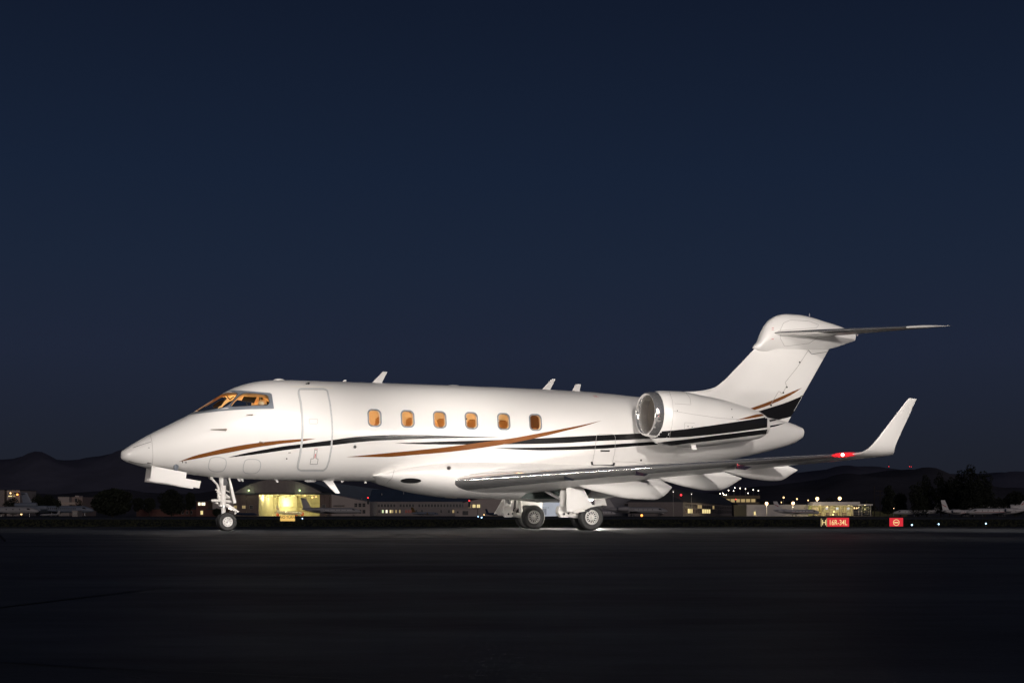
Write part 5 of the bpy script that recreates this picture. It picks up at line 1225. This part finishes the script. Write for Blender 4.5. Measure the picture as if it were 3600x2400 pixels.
parked_jet('small white jet with six windows under the right-hand trees, nose left',3140,3308,520,jetwhite,jetwhite,mat('dark_stripe',(.03,.02,.02),.4),True,.95,6,yaw=-.08)
j1 = parked_jet('white jet with low tail standing left of the red engine cover',3478,3305,500,jetwhite,jetwhite,redstripe,False,1.35,5,yaw=.1,engine_m=mat('red_engine_cover',(.45,.02,.025),.6),big_eng=1.2)
parked_jet('white jet with dark stripes at the right edge, in front, nose left',3400,3612,470,jetwhite,jetwhite,redstripe,True,.85,5,yaw=-.08)
parked_jet('larger white jet at the right edge behind the striped one',3365,3650,540,jetwhite,jetwhite,None,True,1.25,8,yaw=-.04,big_eng=1.3)
parked_jet('old dim three-engined airliner parked beyond the left trees',330,75,700,jetdim,jetdim,None,True,1.25,14,name='parked_airliner',cat='airliner',third=True,yaw=.05)
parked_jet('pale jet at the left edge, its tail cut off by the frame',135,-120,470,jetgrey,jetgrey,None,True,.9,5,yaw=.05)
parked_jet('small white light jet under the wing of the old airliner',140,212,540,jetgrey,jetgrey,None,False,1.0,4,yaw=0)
parked_jet('white propeller-sized jet with red-striped tail inside the lit hangar',1075,958,YH+22,jetwhite,jetwhite,redstripe,False,1.2,4,yaw=-.5)

# ---- small buildings at the left and the house with lit windows
hs = block('small_house', 'dark brick house with lit upper windows left of the arched hangar', 'house', 690,730,1762,600,10,wallred,roofdark,.4)
window(hs,696.5,705.5,1765,1776,600,litwhite,True,1,1); window(hs,708,722,1765,1776,600,litwhite,True,2,1); window(hs,705,714,1794,1808,600,litwin,True,2,1)
hs2 = block('low_brick_row', 'low dark brick building between the two round trees', 'house', 480,690,1789,620,10,wallred,roofdark,.5)
for px in (640,655,670): window(hs2,px,px+6,1795,1806,620,darkwin)
block('verandah_block','flat-roofed annex beside the house with lit windows','house',730,790,1791,600,10,wallred,roofdark,.5)
ob = block('pale_office_block', 'pale two-part office block above the old airliner', 'building', 204,243,1746,760,25,wallpale,roofdark,.2)
MB().box(B(243,0,765).x,B(290,0,765).x,765,790,GZ0,B(0,1746,765).z).build('wing_wall', mat('rosy_wall',(.30,.23,.21),.8), ob, smooth=False); window(ob,214,264,1764.5,1773,760,mat('pale_panel',(.50,.42,.36),.7),False); window(ob,264,271,1751,1764,764,darkwin)
MB().box(B(258,0,765).x,B(272,0,765).x,768,775,B(0,1746,765).z,B(0,1741,765).z).build('roof_hut', wallpale, ob, smooth=False)
o2 = block('lit_office_block', 'office block with lit windows and amber lamp at the far left', 'building', 24,70,1723,740,25,wallpale,roofdark,.2)
window(o2,29,43,1741,1745,740,litwin); window(o2,46,54,1741,1745,740,litdim); window(o2,30,70,1730,1735,740,darkwin)
MB().ball(at(37,1732.5,738),.4).build('wall_lamp', lampw, o2); MB().ball(at(61,1737.5,737),.5).build('amber_wall_lamp', lampamber, o2)
block('edge_building','plain dim building cut by the left edge of the picture','building',-80,15,1722,740,25,wallwarm,roofdark,.2)
lc = block('low_white_cabin','small pale cabin under the old airliner','cabin',254,272.5,1797,560,6,wallpale,wallpale,.1); window(lc,256,271,1798.5,1809,560,mat('pale_shutter',(.55,.53,.50),.6),True,3,3)
rh = block('hedge_wall','low lit hedge-backed wall behind the column lamps','wall',3070,3190,1796,660,2,mat('dim_olive_wall',(.10,.10,.05),.9,noise=.4,nscale=.6),None)

# ---- trees
leafm = []
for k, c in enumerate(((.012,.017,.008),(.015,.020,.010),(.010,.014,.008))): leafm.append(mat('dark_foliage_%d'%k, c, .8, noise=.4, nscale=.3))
barkm = mat('bark', (.05,.04,.03), .9)
def tree(px, w_px, py_top, Y, label, style='round', group=None, n=1500, base=1813):
    g = random.Random(int(px*7+w_px)); c = B(px,base,Y); H = B(px,py_top,Y).z-GZ0; W = w_px/FPX*Y
    e = empty('tree', (c.x,Y,GZ0), label=label, cat='tree', group=group)
    mb = MB(); tr = max(.16,W*.03); mb.cyl((0,0,0),(0,0,H*.45),tr,tr*.7,9)
    lobes = []
    if style == 'round':
        for k in range(11):
            a = g.uniform(0,6.28); q = g.uniform(.1,.62); lobes.append((W*.5*q*math.cos(a), W*.5*q*math.sin(a), H*g.uniform(.32,.74), W*g.uniform(.20,.30), H*g.uniform(.15,.24)))
        lobes.append((0,0,H*.62,W*.36,H*.36)); lobes.append((0,0,H*.32,W*.42,H*.26))
    elif style == 'tall':
        for k in range(9):
            z = .2+.75*k/8; lobes.append((W*g.uniform(-.16,.16), W*g.uniform(-.16,.16), H*z, W*g.uniform(.36,.52)*(1.15-.75*z*z), H*g.uniform(.10,.16)))
    elif style == 'palm':
        lobes = [(0,0,H*.72,W*.42,H*.22),(W*.1,0,H*.55,W*.34,H*.2),(-W*.1,0,H*.42,W*.3,H*.18)]
    for lx,ly,lz,lr,lh in lobes[:6]: mb.cyl((0,0,H*.25),(lx*.8,ly*.8,lz),tr*.55,tr*.15,6)
    mb.build('trunk', barkm, e)
    v, f = [], []
    tot = sum(l[3]**2*l[4] for l in lobes)
    for lx,ly,lz,lr,lh in lobes:
        for _ in range(max(60,int(3*n*(lr*lr*lh)/tot))):
            d = Vector((g.gauss(0,1),g.gauss(0,1),g.gauss(0,1))).normalized(); q = g.uniform(.5,1.06)**.6
            p = Vector((lx+d.x*lr*q, ly+d.y*lr*q, lz+d.z*lh*q))
            if p.z < H*.04: p.z = H*.04+g.random()*.3
            s = g.uniform(.5,1.1)*max(.6,min(1.2,W/12)); a = Vector((g.gauss(0,1),g.gauss(0,1),g.gauss(0,1))).normalized(); b = a.orthogonal().normalized(); cc = a.cross(b); o = len(v)
            v += [p+b*s*.5, p+cc*s*.35, p-b*s*.5, p-cc*s*.35]; f.append((o,o+1,o+2,o+3))
    MB().add(v,f).build('crown', leafm[g.randrange(3)], e, smooth=False, recalc=False)
    return e
GL, GR_ = 'trees at the left of the airfield', 'trees at the right of the airfield'
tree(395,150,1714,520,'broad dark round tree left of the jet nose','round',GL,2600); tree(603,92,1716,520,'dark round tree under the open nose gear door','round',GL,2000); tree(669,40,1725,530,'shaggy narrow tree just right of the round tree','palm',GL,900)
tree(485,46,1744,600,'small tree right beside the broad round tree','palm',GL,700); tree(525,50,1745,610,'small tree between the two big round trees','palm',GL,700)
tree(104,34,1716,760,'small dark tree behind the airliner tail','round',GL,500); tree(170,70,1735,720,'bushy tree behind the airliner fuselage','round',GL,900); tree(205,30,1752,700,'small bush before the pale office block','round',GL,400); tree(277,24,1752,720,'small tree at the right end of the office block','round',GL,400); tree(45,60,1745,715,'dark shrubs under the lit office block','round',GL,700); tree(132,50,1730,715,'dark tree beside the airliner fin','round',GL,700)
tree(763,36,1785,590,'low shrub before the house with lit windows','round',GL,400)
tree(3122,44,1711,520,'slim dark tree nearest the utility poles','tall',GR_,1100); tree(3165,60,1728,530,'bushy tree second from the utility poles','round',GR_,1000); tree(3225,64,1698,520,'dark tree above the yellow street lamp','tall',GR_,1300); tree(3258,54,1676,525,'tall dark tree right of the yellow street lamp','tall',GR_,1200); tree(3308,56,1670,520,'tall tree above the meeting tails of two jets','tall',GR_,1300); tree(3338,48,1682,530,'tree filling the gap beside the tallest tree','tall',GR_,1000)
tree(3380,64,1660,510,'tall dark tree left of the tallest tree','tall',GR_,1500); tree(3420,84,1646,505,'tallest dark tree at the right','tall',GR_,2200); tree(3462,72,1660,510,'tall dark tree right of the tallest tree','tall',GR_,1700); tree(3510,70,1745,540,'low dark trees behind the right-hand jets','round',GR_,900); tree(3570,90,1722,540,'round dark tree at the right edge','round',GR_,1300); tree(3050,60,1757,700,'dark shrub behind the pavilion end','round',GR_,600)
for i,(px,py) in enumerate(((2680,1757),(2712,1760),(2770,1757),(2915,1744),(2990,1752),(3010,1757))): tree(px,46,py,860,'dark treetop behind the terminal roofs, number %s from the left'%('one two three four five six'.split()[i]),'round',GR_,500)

# ---- grass tufts on the verge (nobody could count them)
g = random.Random(5); v, f = [], []
for _ in range(14000):
    Y = g.uniform(118,266); x = g.uniform(-.40,.40)*Y; z = float(np.interp(Y,[105,140,200,267],[-.80,-.80,-.66,-.56])); h_ = g.uniform(.05,.20)*(1+1.0*(g.random()<.04)); a = g.uniform(0,3.14); w_ = g.uniform(.06,.16); o = len(v)
    v += [(x-w_*math.cos(a),Y-w_*math.sin(a),z),(x+w_*math.cos(a),Y+w_*math.sin(a),z),(x+g.uniform(-.1,.1),Y,z+h_)]; f.append((o,o+1,o+2))
MB().add(v,f).build('verge_grass', mat('verge_grass_blades',(.028,.032,.014),.9,noise=.4,nscale=.2), smooth=False, recalc=False, label='short rough grass on the dark verge', cat='grass', kind='stuff')

# ---- things on the near apron
for px, lb_, pw in ((1888,'assumed low lamp on the ground, unseen behind the far main wheels',260),(2086,'assumed low lamp on the ground, unseen behind the near main wheels',320),(786,'added low lamp hidden behind the nose wheels, brightening the belly',16)):  # unseen lamps: main-wheel ones assumed, nose one added to brighten the belly from below
    wl = at(px,1812,40.75 if px>1000 else 36.1); e = empty('added_lamp', (wl.x,wl.y,0), label=lb_, cat='lamp')
    MB().box(-.07,.07,.03,.17,.0,.22).build('lamp_body', gasket, e, smooth=False); MB().ball((0,.1,.25),.05,10,8).build('lamp_glass', glow('added_lamp_glass',(1,.9,.75),40), e)  # assumed body and glowing bulb, no fixture is visible here
    point('added_lamp_light', (wl.x, wl.y+.1, .42), pw, (1,.92,.80), .05)  # assumed light, put in to brighten the ground strip, belly and gear
ft1 = at(17,1902.5,21.5); hd = at(-62,1822,21.9)
e = empty('light_stand', (hd.x,21.9,0), label='black tripod light stand cut by the left edge, one leg showing', cat='stand')
MB().cyl((0,0,.15),(0,0,2.4),.018).build('pole', gasket, e)
for kx, ky in ((ft1.x-hd.x,-.4),(-.28,-.25),(-.05,.36)): MB().cyl((0,0,.36),(kx,ky,.012),.016).build('leg', gasket, e)
